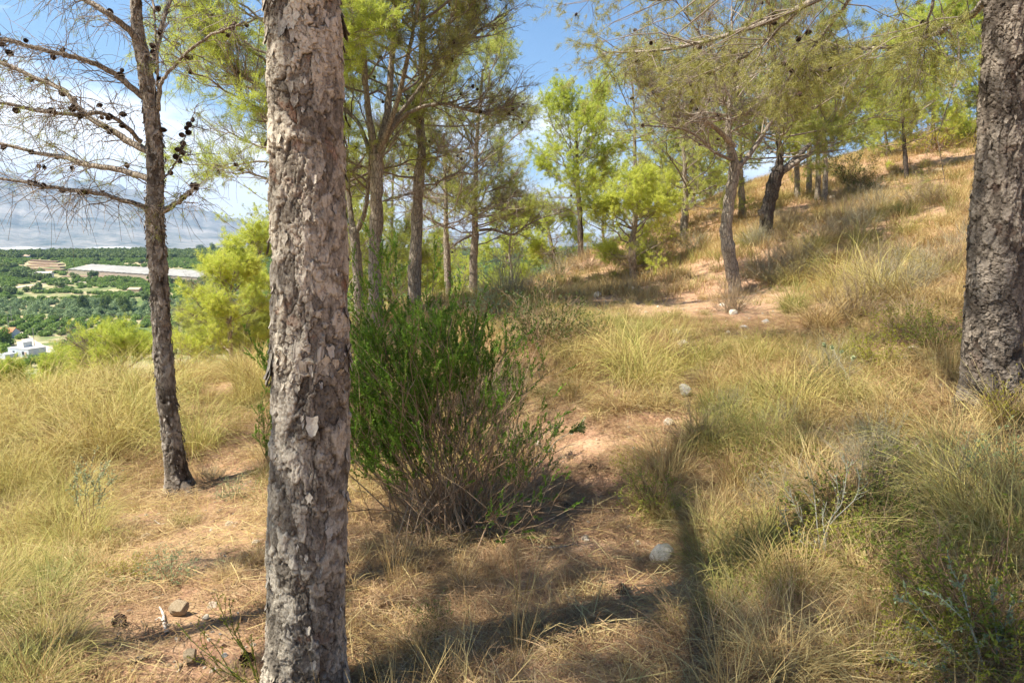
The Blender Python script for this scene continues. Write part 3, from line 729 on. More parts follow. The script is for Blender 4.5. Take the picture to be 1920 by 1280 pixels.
simple_pine('pine_tree', 'distant pine with clear trunk showing sky to both sides on the ridge', [
    ([(1191,440,0),(1190,350,0),(1190,250,0),(1186,150,0)], .13, .03)], 50, 30., crowns=[dict(n1=26, t0=.58, t1=1, L=2.3, elev=(0, 50), **{**FULL, 'nw': .0085, 'bare': .34})])
simple_pine('pine_tree', 'pine with grey trunk rising out of the low bushy pine', [
    ([(1282,475,0),(1284,400,0),(1285,340,0),(1280,250,0)], .15, .04)], 51, 22., crowns=[dict(n1=24, t0=.40, t1=1, L=2.2, elev=(0, 50), **{**FULL, 'nw': .008})])
simple_pine('pine_tree', 'thin pine at the skyline next to the gap of blue sky', [
    ([(1301,412,0),(1300,340,0),(1298,250,0)], .10, .03)], 52, 28., crowns=[dict(n1=18, t0=.42, t1=1, L=1.7, elev=(5, 50), **{**FULL, 'nw': .0085})])
simple_pine('pine_tree', 'broad low bushy pine spreading over the crest above the dome-shaped dry shrub', [
    ([(1190,505,0),(1185,470,0),(1190,420,0),(1195,380,0)], .12, .04)], 53, 19., nmat='needle_bright', crowns=[dict(n1=30, t0=.1, t1=1, L=1.25, elev=(0, 60), **{**FULL, 'n2': 10, 'nw': .008, 'inner': .2})])
simple_pine('pine_tree', 'bright rounded pine crown on the ridge left of the slim black trunk', [
    ([(1045,540,0),(1043,500,0),(1030,440,0),(1020,405,0)], .10, .03)], 54, 27., nmat='needle_bright', crowns=[dict(n1=26, t0=.25, t1=1, L=1.1, elev=(-5, 60), **{**FULL, 'nw': .0075, 'inner': .2})])
# skyline row
for i, (u, v, Y_, top, L, lb) in enumerate([(1497,352,23.5,190,1.0,'leftmost thin pine of the skyline row above the yellow slope'), (1518,347,25,170,.95,'second thin pine from the low end of the skyline row'),
                                  (1533,372,23,160,1.15,'third thin pine of the skyline row, slightly leaning'), (1545,378,22.5,140,1.25,'stoutest pale trunk at the uphill end of the skyline row')]):
    simple_pine('pine_tree', lb, [([(u,v,0),(u-3+i*2,v-60,0),(u,v-120,0),(u+2,top,0)], .10, .03)], 60+i, Y_, grp='row of thin pines on the skyline', crowns=[dict(n1=16, t0=.48, t1=1, L=L, elev=(0, 50), **{**FULL, 'nw': .0085})])
simple_pine('pine_tree', 'small upright pine with dark trunk alone on the upper slope', [
    ([(1701,340,0),(1697,290,0),(1694,240,0),(1690,120,0)], .095, .025)], 65, 25., bark='darkbark', nmat='needle_bright', crowns=[dict(n1=30, t0=.38, t1=1, L=1.6, elev=(0, 45), **{**FULL, 'nw': .0075})])
simple_pine('pine_tree', 'faint pale pine behind the small upright one on the skyline', [
    ([(1668,305,0),(1660,250,0),(1655,180,0)], .08, .02)], 66, 30., nmat='needle_bright', crowns=[dict(n1=20, t0=.4, t1=1, L=1.35, elev=(0, 45), **{**FULL, 'nw': .008})])
simple_pine('pine_tree', 'pine with full spreading crown on the hilltop near the thick dark trunk', [
    ([(1752,272,0),(1750,220,0),(1752,150,0),(1758,80,0)], .11, .03)], 67, 30., nmat='needle_bright', crowns=[dict(n1=36, t0=.30, t1=1, L=2.4, elev=(0, 50), **{**FULL, 'nw': .008})])
simple_pine('pine_tree', 'low-branched bright pine on the hilltop partly behind the thick dark trunk', [
    ([(1835,280,0),(1835,220,0),(1838,120,0),(1840,40,0)], .11, .03)], 68, 29., nmat='needle_bright', crowns=[dict(n1=46, t0=.05, t1=1, L=2.3, elev=(-5, 50), **{**FULL, 'nw': .008})])
# crown hanging behind the left of the thick trunk
simple_pine('pine_tree', 'pine hidden behind the thick flaking trunk, dark cone-laden limb showing beside it', [
    ([(548,640,0),(548,450,0),(545,300,0),(540,150,0),(535,0,0),(530,-200,0)], .15, .03)], 69, 10.5, nmat='needle_bright',
    crowns=[dict(n1=32, t0=.3, t1=1, L=1.8, elev=(-5, 50), **{**FULL, 'leaf': .8, 'bare': .26, 'nw': .006}), dict(n1=8, t0=.3, t1=.5, L=1.2, elev=(-10, 15), **BARE)],
    limbs=[([(542,190,0),(500,165,-.3),(450,140,-.6),(400,80,-.8),(360,30,-.9)], .045, .012, dict(BARE, n2=64, n3=10, leaf=.4, nw=.005))], cones=70, conescale=1.15)
# pines on the slope falling to the valley
simple_pine('pine_tree', 'yellow-green pine on the falling slope beside the thick flaking trunk', [
    ([(435,700,0),(430,620,0),(425,580,0),(440,510,0)], .08, .02)], 70, 17., nmat='needle_bright', crowns=[dict(n1=24, t0=.12, t1=1, L=.95, elev=(0, 55), **{**FULL, 'nw': .0075})])
simple_pine('pine_tree', 'yellow-green pine standing against the mountains left of the thick trunk', [
    ([(490,700,0),(490,600,0),(485,500,0),(488,470,0)], .09, .02)], 71, 20., nmat='needle_bright', crowns=[dict(n1=20, t0=.2, t1=1, L=.95, elev=(0, 55), **{**FULL, 'nw': .008})])
def bush_pine(label, u, v0, v1, Y_, L, seed, nm='needle_bright', n1=24, **k):
    simple_pine('bushy_pine', label, [([(u,v0,0),(u-4,(v0+v1)/2,0),(u+3,v1,0)], .09, .03)], seed, Y_, nmat=nm, crowns=[dict(n1=n1, t0=.03, t1=1, L=L, elev=(0, 70), **{**FULL, 'nw': .0075, **k})])
bush_pine('rounded yellow-green bushy pine left of the slender cone-hung trunk', 210, 715, 668, 17., 1.0, 72, inner=.45)
bush_pine('sprawling low bushy pine over the white shed roof', 140, 730, 700, 19., .9, 73)
bush_pine('bushy pine with grey twiggy middle, right of the slender cone-hung trunk', 368, 700, 630, 18., .95, 74, nm='needle', inner=.6, leaf=.6)
bush_pine('low bushy pine between grass crest and thick flaking trunk', 455, 700, 650, 19., 1.2, 75, nm='needle', leaf=.7)
bush_pine('pale bushy pine at the very edge of the grass crest', 10, 760, 735, 19., .7, 76)
# crowns behind the trunks in the middle
for i, (u, v0, v1, Y_, L, nm, lb) in enumerate([
        (640,640,430,22,2.3,'needle','soft pine crown seen between the thick trunk and the forked pine'),
        (735,640,430,24,1.7,'needle','hazy pine crown filling the gap right of the forked pine'),
        (805,630,470,28,1.5,'needle_bright','pale pine crown between the third and fourth middle trunks'),
        (872,650,500,34,1.9,'needle_bright','small bright crown seen low between the two right-hand middle trunks'),
        (950,640,475,36,1.5,'needle_bright','bright crown leaning over the valley edge next to the wide-limbed pine'),
        (960,520,420,32,1.4,'needle_bright','soft low crown behind the wide-limbed pine'),
        (1135,500,340,36,1.7,'needle_bright','loose bright crown right of the slim black trunk'),
        (1240,470,290,34,1.6,'needle','tall crown behind the broad low bushy pine'),
        (1335,420,260,34,1.4,'needle','far crown showing behind the leaning speckled pine'),
        (740,600,260,26,2.2,'needle_bright','tall yellowish crown behind the forked pine and its neighbour'),
        (620,620,200,24,3.0,'needle_bright','tall crown rising behind the thick flaking trunk')]):
    simple_pine('background_pine', lb, [([(u,v0,0),(u-5,(v0+v1)/2,0),(u,v1,0)], .10, .03)], 80+i, Y_, nmat=nm,
        crowns=[dict(n1=30, t0=.2, t1=1, L=L, elev=(0, 55), **{**FULL, 'nw': .0075, 'n2': 10})])
# trees left of the frame, towards the sun: their crowns dapple the foreground
def shade_pine(x, y, top, clear, L, seed, label, r=.12, n1=22, leaf=.6, dx=0., limb=None, dy=0.):
    b = np.array([x, y, H(x, y)-.05]); s = Pine('pine_tree', label, b, seed)
    p_ = s.stem([b, b+[dx*.3, dy*.3, top*.3], b+[dx*.6, dy*.65, top*.6], b+[dx, dy, top]], r, .03)
    s.crown(p_, n1, clear, 1., L, elev=(0, 50), n2=9, n3=7, leaf=leaf, per=9, nodes=4, nw=.007, nl=.09, bare=.34)
    if limb:
        q = s.stem(limb, .085, .05, k=20, part='limb'); s.along(q, n2=26, n3=7, f0=.15, L2=.30, L3=.3, leaf=.5, per=9, nodes=4, nw=.007, bare=.3, inner=.2)
    s.done()
shade_pine(-3.3, .25, 9.6, .52, 1.15, 101, 'pine out to the left of the view with a thick limb reaching forward', limb=[np.array(q) for q in [(-3.3,.25,2.7),(-2.65,.6,3.2),(-2.27,1.15,3.5),(-2.15,2.1,3.65),(-2.07,3.05,3.8)]], leaf=.7, n1=26)
shade_pine(-3.9, 1.0, 9.8, .54, 1.15, 102, 'slim pine out to the left of the view, leaning forward', r=.09, dy=2.1, leaf=.75, n1=28)
shade_pine(-1.5, .5, 9.8, .6, 1.4, 103, 'pine close beside the viewpoint, on its downhill side', leaf=.75, n1=26)

# ------------------------------------------------------------------ grass and scattered ground cover
def project(x, y, z):
    c_, s_ = cos(PITCH), sin(PITCH); dep = np.maximum(y*c_-z*s_, 1e-3); up = y*s_+z*c_
    return 960+F*x/dep, 640-F*up/dep
def blobs(u, v, L):
    r = np.zeros(np.shape(u))
    for a, b, ru, rv, s_ in L: r = np.maximum(r, s_*np.exp(-((u-a)/ru)**2-((v-b)/rv)**2))
    return r

def blades(rg, n_, rbase, h, lean, curl, wd, segs=5, hvar=.35, out_=.8, twist=.3):
    """n_ arching blades rising from a tuft: returns V, Q, t, rnd"""
    a = rg.uniform(0, 2*pi, n_); rb = rbase*np.sqrt(rg.uniform(0, 1, n_))
    base = np.stack([rb*np.cos(a), rb*np.sin(a), np.zeros(n_)-.01], -1)
    az = a+rg.normal(size=n_)*out_; hh = h*(1-hvar+hvar*2*rg.uniform(0, 1, n_)**1.3)*.8
    th0 = np.abs(lean*rg.normal(size=n_))+lean*.4*(rb/max(rbase, 1e-6)); cu = curl*rg.uniform(.4, 1.5, n_)
    p = np.zeros((n_, segs, 3)); p[:, 0] = base; ds = hh/(segs-1)
    azs = az.copy()
    for k in range(1, segs):
        th = th0+cu*((k-.5)/(segs-1))**1.3; azs = azs+rg.normal(size=n_)*twist*.3
        d_ = np.stack([np.sin(th)*np.cos(azs), np.sin(th)*np.sin(azs), np.cos(th)], -1)
        p[:, k] = p[:, k-1]+d_*ds[:, None]
    p[..., 2] = np.maximum(p[..., 2], .004+.02*rg.uniform(0, 1, (n_, 1))); p[:, 0, 2] = -.02
    W = wd*rg.uniform(.6, 1.3, n_)[:, None]*np.interp(np.linspace(0, 1, segs), [0, .3, 1], [.8, 1, .12])[None]
    sd_ = np.stack([-np.sin(az+rg.normal(size=n_)*.5), np.cos(az+rg.normal(size=n_)*.5), rg.normal(size=n_)*.2], -1)
    V, Q, t = ribbons(p, W, nrm(sd_))
    return V, Q, t, np.repeat(rg.uniform(0, 1, n_), segs*2)
def tuft_mesh(name, matname, seed, **k):
    rg = np.random.default_rng(seed); V, Q, t, r_ = blades(rg, k.pop('n_'), **k); mb = MB(); mb.add(V, [Q], t=t, rnd=r_)
    return mb.mesh(name, M[matname], False)
def straw_mesh(name, matname, seed, n_, rad_, ln, wd, tilt=.12, zmax=.03):
    rg = np.random.default_rng(seed); a = rg.uniform(0, 6.28, n_); q = rad_*np.sqrt(rg.uniform(0, 1, n_))
    b = np.stack([q*np.cos(a), q*np.sin(a), rg.uniform(0, zmax, n_)], -1); az = rg.uniform(0, 6.28, n_); l_ = ln*rg.uniform(.3, 1.3, n_)
    d_ = np.stack([np.cos(az), np.sin(az), rg.normal(size=n_)*tilt], -1); bend = np.stack([-np.sin(az), np.cos(az), np.zeros(n_)], -1)*rg.normal(size=n_)[:, None]*.25
    s_ = np.linspace(-.5, .5, 4)[None, :, None]; p = b[:, None]+(d_[:, None]*s_+bend[:, None]*s_**2)*l_[:, None, None]
    p[..., 2] = np.maximum(p[..., 2], .003)
    V, Q, t = ribbons(p, wd*rg.uniform(.5, 1.4, n_)[:, None]*np.ones((1, 4)), nrm(np.cross(d_, [0, 0, 1.])+[0, 0, .3])); mb = MB()
    mb.add(V, [Q], t=t, rnd=np.repeat(rg.uniform(0, 1, n_), 8)); return mb.mesh(name, M[matname], False)

def scatter(name, label, protos, pts, scl, idx, tilt=0.12):
    """ONE object of uncountable stuff: instances of the given meshes on points"""
    col = bpy.data.collections.new(name+'_kinds')
    for i, me in enumerate(protos): col.objects.link(bpy.data.objects.new('%s_kind_%02d' % (name, i), me))
    me = bpy.data.meshes.new(name); me.vertices.add(len(pts)); me.vertices.foreach_set('co', np.ascontiguousarray(pts, np.float32).ravel())
    rot = np.stack([rng.normal(size=len(pts))*tilt, rng.normal(size=len(pts))*tilt, rng.uniform(0, 6.28, len(pts))], -1)
    a = me.attributes.new('rot', 'FLOAT_VECTOR', 'POINT'); a.data.foreach_set('vector', rot.astype(np.float32).ravel())
    a = me.attributes.new('scl', 'FLOAT', 'POINT'); a.data.foreach_set('value', np.asarray(scl, np.float32))
    a = me.attributes.new('idx', 'INT', 'POINT'); a.data.foreach_set('value', np.asarray(idx, np.int32))
    o = link(name, me)
    ng = bpy.data.node_groups.new(name, 'GeometryNodeTree')
    ng.interface.new_socket('Geometry', in_out='INPUT', socket_type='NodeSocketGeometry'); ng.interface.new_socket('Geometry', in_out='OUTPUT', socket_type='NodeSocketGeometry')
    g = N(ng); gi = g.add('NodeGroupInput'); ci = g.add('GeometryNodeCollectionInfo', {0: col, 1: True, 2: True})
    def na(nm, ty): 
        nd = g.add('GeometryNodeInputNamedAttribute', data_type=ty); nd.inputs['Name'].default_value = nm
        return [q for q in nd.outputs if q.enabled][0]
    e2r = g.add('FunctionNodeEulerToRotation', {0: na('rot', 'FLOAT_VECTOR')}).outputs[0]
    iop = g.add('GeometryNodeInstanceOnPoints', {'Points': gi.outputs[0], 'Instance': ci.outputs[0], 'Pick Instance': True, 'Instance Index': na('idx', 'INT'), 'Rotation': e2r, 'Scale': na('scl', 'FLOAT')})
    g.add('NodeGroupOutput', {0: iop.outputs[0]})
    md = o.modifiers.new('scatter', 'NODES'); md.node_group = ng
    return tag(o, label, kind='stuff')

def sector(n_, r0, r1, half=50, seed=0):
    rg = np.random.default_rng(seed); r_ = np.sqrt(rg.uniform(r0*r0, r1*r1, n_)); a = np.radians(rg.uniform(-half, half, n_))
    x = r_*np.sin(a); y = r_*np.cos(a); z = height(x, y); u, v = project(x, y, z); return rg, x, y, z, u, v
BARE_SOIL = [(390,1040,150,130,1.1),(340,1210,210,100,1.1),(440,900,70,70,.9),(250,945,80,50,.9),(1060,830,100,70,1.1),(1190,835,100,50,1.1),(1130,950,140,100,1.05),(1130,1060,220,90,.95),
             (1410,590,150,38,1),(1270,580,110,26,.95),(1140,572,90,16,.9),(1250,810,60,40,.8),(1600,475,80,22,.6),(1740,400,60,16,.8),(1340,1040,60,40,.6),(1160,1200,130,120,.85),(1800,1080,60,50,.6),
             (1300,640,60,26,.7),(1690,640,70,30,.6),(1780,300,60,12,.6),(1500,400,50,14,.5),(820,1200,120,60,.35),(1000,980,100,60,.6)]
STONE_SPOTS = [(1240,1062,56,44,1.3),(1240,1105,50,40,1.2),(1240,1150,40,40,.8),(1000,800,40,40,.6),(338,1160,40,30,1),(1253,800,30,22,1),(1098,1015,26,20,1),(1285,750,30,24,.9),(1436,612,26,14,1),(1396,624,26,14,1),(1712,664,26,16,.9),(358,1250,40,26,1),(140,1230,26,18,.9),(1280,655,24,12,.8),(305,1165,24,40,1)]
BROWNISH = [(880,1130,260,170,1),(780,1000,120,80,.8),(1430,930,120,90,.55),(1100,900,160,90,.6),(1500,1200,200,110,.8),(1400,980,120,90,.7),(1650,480,90,60,.3)]
GREENISH = [(60,1160,230,130,1),(40,960,120,60,.5),(1160,620,130,45,.8),(1700,690,110,60,.9),(1560,1010,170,90,.8),(1800,900,150,100,.6),(1300,760,60,80,.3),(1700,1180,260,90,.8),(1230,900,60,60,.6),(1010,700,60,60,.5),(940,570,120,50,.5),(1560,640,90,60,.4)]

# kinds of tuft
K = [tuft_mesh('dry_tuft', 'straw', 200+i, n_=60, rbase=.07, h=.24+.05*i, lean=.5, curl=1.5, wd=.0032, out_=1.4, twist=1.) for i in range(3)]
K += [tuft_mesh('olive_tuft', 'olivegrass', 210+i, n_=60, rbase=.07, h=.26+.05*i, lean=.42, curl=1.3, wd=.0032, out_=1.2, twist=1.) for i in range(2)]
K += [tuft_mesh('brown_tuft', 'brownmat', 220+i, n_=70, rbase=.10, h=.17, lean=.7, curl=1.2, wd=.0026) for i in range(2)]
K += [tuft_mesh('tall_tuft', 'straw', 230+i, n_=34, rbase=.06, h=.52, lean=.22, curl=.55, wd=.0026, segs=6) for i in range(2)]
FK = [tuft_mesh('far_dry_tuft', 'straw', 240+i, n_=42, rbase=.16, h=.42, lean=.35, curl=.8, wd=.0085, segs=4) for i in range(3)]
FK += [tuft_mesh('far_olive_tuft', 'olivegrass', 250+i, n_=40, rbase=.15, h=.42, lean=.30, curl=.8, wd=.0085, segs=4) for i in range(2)]
FK += [tuft_mesh('far_brown_tuft', 'brownmat', 260, n_=46, rbase=.2, h=.28, lean=.7, curl=1., wd=.008, segs=4)]
LK = [straw_mesh('needle_litter', 'brownmat', 270+i, 150, .22, .09, .0022) for i in range(2)]+[straw_mesh('straw_litter', 'straw', 274+i, 60, .24, .16, .0026, .2, .05) for i in range(2)]

def pick_kind(rg, x, y, gr, n_dry, n_ol, n_br, tall=None, br=0.):
    nz = fbm(x*.9+40, y*.9, 77, 3); nb = fbm(x*1.4+10, y*1.4+5, 78, 3)
    pol = np.clip(.12+gr*.75+(nz-.5)*1.6, 0, .95); pbr = np.clip(.10+br*.75+(nb-.5)*1.3, 0, .85); r_ = rg.uniform(0, 1, len(x)); r2 = rg.uniform(0, 1, len(x))
    k = (r2*n_dry).astype(int)
    k = np.where(r_ < pol, n_dry+(r2*n_ol).astype(int), k)
    k = np.where((r_ > 1-pbr), n_dry+n_ol+(r2*n_br).astype(int), k)
    if tall: k = np.where(rg.uniform(0, 1, len(x)) < .07, tall[0]+(r2*tall[1]).astype(int), k)
    return k
# near
rg, x, y, z, u, v = sector(15000, 1.1, 13, 52, 1)
soil = blobs(u, v, BARE_SOIL); patch = fbm(x*1.7+3, y*1.7+8, 79, 3)
keep = rg.uniform(0, 1, len(x)) < np.clip(.74-soil*1.1+(patch-.5)*1.9, .012, 1)*np.where(np.hypot(x, y) < 5, .72, .9)
keep &= rg.uniform(0, 1, len(x)) > .55*((u < 520) & (v < 880))
keep &= (np.hypot(x-b2[0], y-b2[1]) > .2) & (blobs(u, v, STONE_SPOTS) < .45)
x, y, z, u, v, soil = [q[keep] for q in (x, y, z, u, v, soil)]; gr = blobs(u, v, GREENISH)
k = pick_kind(rg, x, y, gr, 3, 2, 2, (7, 2), blobs(u, v, BROWNISH)); sc_ = rg.uniform(.55, 1.2, len(x))*(1-.55*soil)
scatter('dry_grass', 'straw yellow and olive grass growing thick over the near hillside', K, np.stack([x, y, z], -1), sc_, k)
# far
rg, x, y, z, u, v = sector(46000, 11, 62, 48, 2)
soil = blobs(u, v, BARE_SOIL); patch = fbm(x*.6+3, y*.6+8, 80, 3); keep = rg.uniform(0, 1, len(x)) < np.clip(.95-soil*.95+(patch-.5)*1.6, .03, 1)
x, y, z, u, v, soil = [q[keep] for q in (x, y, z, u, v, soil)]
k = pick_kind(rg, x*.5, y*.5, blobs(u, v, GREENISH)*.6, 3, 2, 1)
scatter('hill_grass', 'yellow dry grass covering the upper slope and the crest', FK, np.stack([x, y, z], -1), rg.uniform(.5, 1.15, len(x))*(1-.45*soil), k)
# litter
rg, x, y, z, u, v = sector(7500, 1.1, 10, 52, 3)
kl = rg.uniform(0, 1, len(x)) < np.where(u < 520, np.clip(1-.75*blobs(u, v, BARE_SOIL), 0, 1), np.clip(1-.35*blobs(u, v, BARE_SOIL), 0, 1)); x, y, z = x[kl], y[kl], z[kl]
scatter('needle_litter', 'brown pine needles and broken straw lying on the soil', LK, np.stack([x, y, z+.004], -1), rg.uniform(.6, 1.3, len(x)), np.where(rg.uniform(0, 1, len(x)) < .62+.36*(project(x, y, z)[0] > 600)*np.maximum(blobs(*project(x, y, z), BARE_SOIL), blobs(*project(x, y, z), BROWNISH)), rg.integers(0, 2, len(x)), 2+rg.integers(0, 2, len(x))), .05)

# ------------------------------------------------------------------ large tussocks, each a thing
LANDMARKS = [(320,900,'the slender cone-hung pine'),(560,760,'the thick flaking trunk'),(1860,720,'the thick dark pine'),(1378,560,'the leaning speckled pine'),(1437,450,'the curved dark pine'),(1545,375,'the thin skyline pines'),
    (1701,335,'the small pine on the upper slope'),(1240,1040,'the white boulder'),(1253,790,'the bright white stone'),(1285,740,'the lumpy grey rock'),(1550,960,'the silver sticks'),(1780,1180,'the silvery-leaved branch'),(1090,800,'the dark sprig'),
    (850,980,'the big green shrub'),(1020,640,'the dark heath'),(1645,395,'the lone rounded grey shrub'),(1178,548,'the dome-shaped dry shrub'),(175,930,'the grey-green leafy plant'),(215,640,'the rounded yellow-green bushy pine'),(40,690,'the white house far below'),
    (315,1090,'the blue-green plant'),(338,1150,'the blocky tan stone'),(140,1224,'the flat pale stone in grass'),(0,1000,'the left border'),(1900,1010,'the big drooping tussock'),(1700,650,'the yellow-green feathery shrub'),(1435,605,'the rounded grey stone'),(1442,525,'the wide grey dry shrub')]
USED = set()
def near_label(u_, v_, kd, sz):
    for q in sorted(LANDMARKS, key=lambda q: math.hypot(q[0]-u_, (q[1]-v_)*1.3))[:9]:
        s_ = near_label_one(u_, v_, kd, sz, q)
        if s_ not in USED: break
    if s_ in USED:
        s_ = near_label_one(u_, v_, kd, 1.0 if sz >= 1.07 else 1.2, min(LANDMARKS, key=lambda q: math.hypot(q[0]-u_, q[1]-v_))) if (s_ + ' ') in USED else s_
    USED.add(s_); return s_
def near_label_one(u_, v_, kd, sz, q):
    a_, b_, ph = q; du, dv = a_-u_, b_-v_
    rel = ('left of' if du > 0 else 'right of') if abs(du) > abs(dv)*1.2 else ('above' if dv > 0 else 'below')
    near_ = 'just ' if math.hypot(du, dv) < 70 else 'some way '
    return '%s %s grass tussock %s%s %s' % ('small' if sz < .9 else 'medium' if sz < 1.07 else 'large', {'e': 'arching straw-green', 'g': 'fine olive', 's': 'upright yellow', 'b': 'matted brown'}[kd], near_, rel, ph)
TUS = {}
for i in range(3):
    TUS['e', i] = tuft_mesh('grass_tussock', 'esparto', 300+i, n_=520, rbase=.20, h=.92, lean=.42, curl=1.9, wd=.0042, segs=7, out_=.9, twist=.8, hvar=.5)
    TUS['g', i] = tuft_mesh('grass_tussock', 'olivegrass', 310+i, n_=420, rbase=.14, h=.62, lean=.42, curl=1.7, wd=.0038, segs=6, out_=.9, twist=.8, hvar=.5)
    TUS['s', i] = tuft_mesh('grass_tussock', 'straw', 320+i, n_=420, rbase=.15, h=.60, lean=.40, curl=1.6, wd=.0038, segs=6, out_=.9, twist=.8, hvar=.5)
    TUS['b', i] = tuft_mesh('grass_tussock', 'brownmat', 330+i, n_=460, rbase=.22, h=.52, lean=.55, curl=1.5, wd=.0032, segs=6, out_=.7)
def tussock(p, kind, s_, label, group=None, i=None):
    i = random.randrange(3) if i is None else i
    o = link('grass_tussock', TUS[kind, i], loc=(p[0], p[1], p[2]-.02), rot=(random.gauss(0, .16), random.gauss(0, .16), random.uniform(0, 6.28)), scl=(s_*random.uniform(.9, 1.15), s_*random.uniform(.9, 1.15), s_*random.uniform(.85, 1.1)))
    return tag(o, label, 'grass tussock', group)
def tuss_field(n_, box, kinds, s_, label, group, seed, spacing, ok=None):
    """tussocks over a patch of hillside given by photo pixels of its outline box"""
    rg = np.random.default_rng(seed); got = []
    for _ in range(n_*60):
        if len(got) >= n_: break
        u_ = rg.uniform(box[0], box[2]); v_ = rg.uniform(box[1], box[3]); p = G(u_, v_)
        if ok and not ok(u_, v_, p): continue
        if blobs(np.array([u_]), np.array([v_]), STONE_SPOTS)[0] > .2 or blobs(np.array([u_]), np.array([v_-25]), STONE_SPOTS)[0] > .2: continue
        if any(np.hypot(p[0]-q[0], p[1]-q[1]) < spacing for q in got): continue
        kd = kinds[rg.integers(len(kinds))]; sz = rg.uniform(.75, 1.2)
        got.append(p); tussock(p, kd, s_*sz, near_label(u_, v_, kd, sz), group)
tuss_field(52, (-120, 706, 500, 860), 'eees', 1.12, 'large arching straw-green tussock in the thick grass left of the flaking trunk', 'arching tussocks covering the left crest', 1, .42, lambda u_, v_, p: p[1] > 5.6 and not (370 < u_ < 500 and v_ > 770))
tuss_field(16, (-160, 850, 150, 1040), 'eeeb', .85, 'heavy tussock at the left border of the bare clearing', 'tussocks beside the bare clearing', 2, .36)
tuss_field(16, (-200, 1080, 120, 1330), 'gegg', .55, 'greener fine-bladed tussock in the bottom left corner', 'greener tussocks in the bottom left corner', 3, .26)
tuss_field(26, (1080, 665, 1600, 780), 'sges', .82, 'upright yellow tussock on the sunny slope below the bare soil', 'upright tussocks on the sunny slope', 4, .42)
tuss_field(28, (1230, 760, 1900, 980), 'sgbs', .85, 'mixed dry tussock in the half shade in front of the thick dark pine', 'mixed tussocks in the half shade', 5, .36)
tuss_field(22, (1290, 1000, 1900, 1280), 'gbgs', .72, 'brown and olive tussock in the shaded bottom right', 'shaded tussocks at the bottom right', 6, .26)
tuss_field(9, (670, 1060, 1080, 1270), 'bbs', .55, 'matted brown tussock below the big green shrub', 'matted tussocks below the green shrub', 7, .28)
tuss_field(75, (1400, 290, 1830, 620), 'ssegb', 1.1, 'yellow tussock on the upper slope behind the thick dark pine', 'tussocks of the upper slope', 8, .55)
tuss_field(12, (960, 600, 1280, 650), 'sgg', .7, 'olive tussock near the strip of bare soil on the crest', 'tussocks near the strip of bare soil', 9, .5)
for u_, v_, k_, s_, lb in [(345,985,'g',.36,'small round grey-green tussock in front of the slender pine'),(262,958,'s',.38,'small upright tussock just left of the slender pine base'),
        (1860,1010,'e',.95,'big drooping pale tussock at the right border below the dark pine'),(1780,930,'e',.8,'drooping tussock between the dark pine and the grey sticks'),
        (1240,985,'g',.5,'olive upright tussock behind the white boulder'),(1530,860,'g',.75,'green spiky tussock in the middle of the right slope'),(1920,1060,'e',.9,'wide drooping tussock cut by the right border'),
        (460,760,'e',.8,'tussock leaning against the green sprigs left of the flaking trunk'),(430,1090,'s',.35,'faint straw tussock on the clearing near the flaking trunk'),(480,1060,'s',.42,'low straw tussock touching the flaking trunk')]:
    tussock(G(u_, v_), k_, s_, lb)

# ------------------------------------------------------------------ shrubs
def twig_shrub(seed, h, rad_, n1, n2, n3, r1, dome=True):
    """many fine stems fanning out; returns branch geometry and the outer twigs"""
    rg = np.random.default_rng(seed)
    a = rg.uniform(0, 6.28, n1); el = np.arccos(np.clip(rg.uniform(.15 if dome else .55, 1, n1), 0, 1)) if dome else np.abs(rg.normal(size=n1))*.38
    d_ = np.stack([np.sin(el)*np.cos(a), np.sin(el)*np.sin(a), np.cos(el)], -1)
    L = 1/np.sqrt((np.sin(el)/rad_)**2+(np.cos(el)/h)**2)*rg.uniform(.7, 1.1, n1)
    st = np.stack([rg.normal(size=n1), rg.normal(size=n1), np.zeros(n1)], -1)*rad_*.12
    p1 = twig_sys(rg, st, d_, L, 7, .12, .03); mb = MB()
    V, Q, t = tubes(p1, r1*np.linspace(1, .35, 7)[None]*np.ones((n1, 1)), 4); mb.add(V, [Q], rnd=np.repeat(rg.uniform(0, 1, n1), 28), t=t)
    i2 = np.repeat(np.arange(n1), n2); f = rg.uniform(.3, 1, len(i2)); s2, tg = sample_on(p1, i2, np.clip(f, 0, .999))
    d2 = nrm(tg+rg.normal(size=(len(i2), 3))*.45+[0, 0, .2]); l2 = L[i2]*.33*rg.uniform(.5, 1.2, len(i2)); p2 = twig_sys(rg, s2, d2, l2, 5, .05, .05)
    V, Q, t = tubes(p2, r1*.45*np.linspace(1, .4, 5)[None]*np.ones((len(i2), 1)), 3); mb.add(V, [Q], rnd=np.repeat(rg.uniform(0, 1, len(i2)), 15), t=t)
    if n3:
        i3 = np.repeat(np.arange(len(i2)), n3); f = rg.uniform(.3, 1, len(i3)); s3, tg = sample_on(p2, i3, np.clip(f, 0, .999))
        d3 = nrm(tg+rg.normal(size=(len(i3), 3))*.55); l3 = l2[i3]*.5*rg.uniform(.5, 1.2, len(i3)); p3 = twig_sys(rg, s3, d3, l3, 3, 0, .06)
        W = r1*.5*np.array([1, .8, .3])[None]*np.ones((len(i3), 1)); V, Q, t = ribbons(p3, W, nrm(rg.normal(size=(len(i3), 3))))
        mb.add(V, [Q], rnd=np.repeat(rg.uniform(0, 1, len(i3)), 6), t=t); return mb, p1, p2, p3
    return mb, p1, p2, p2
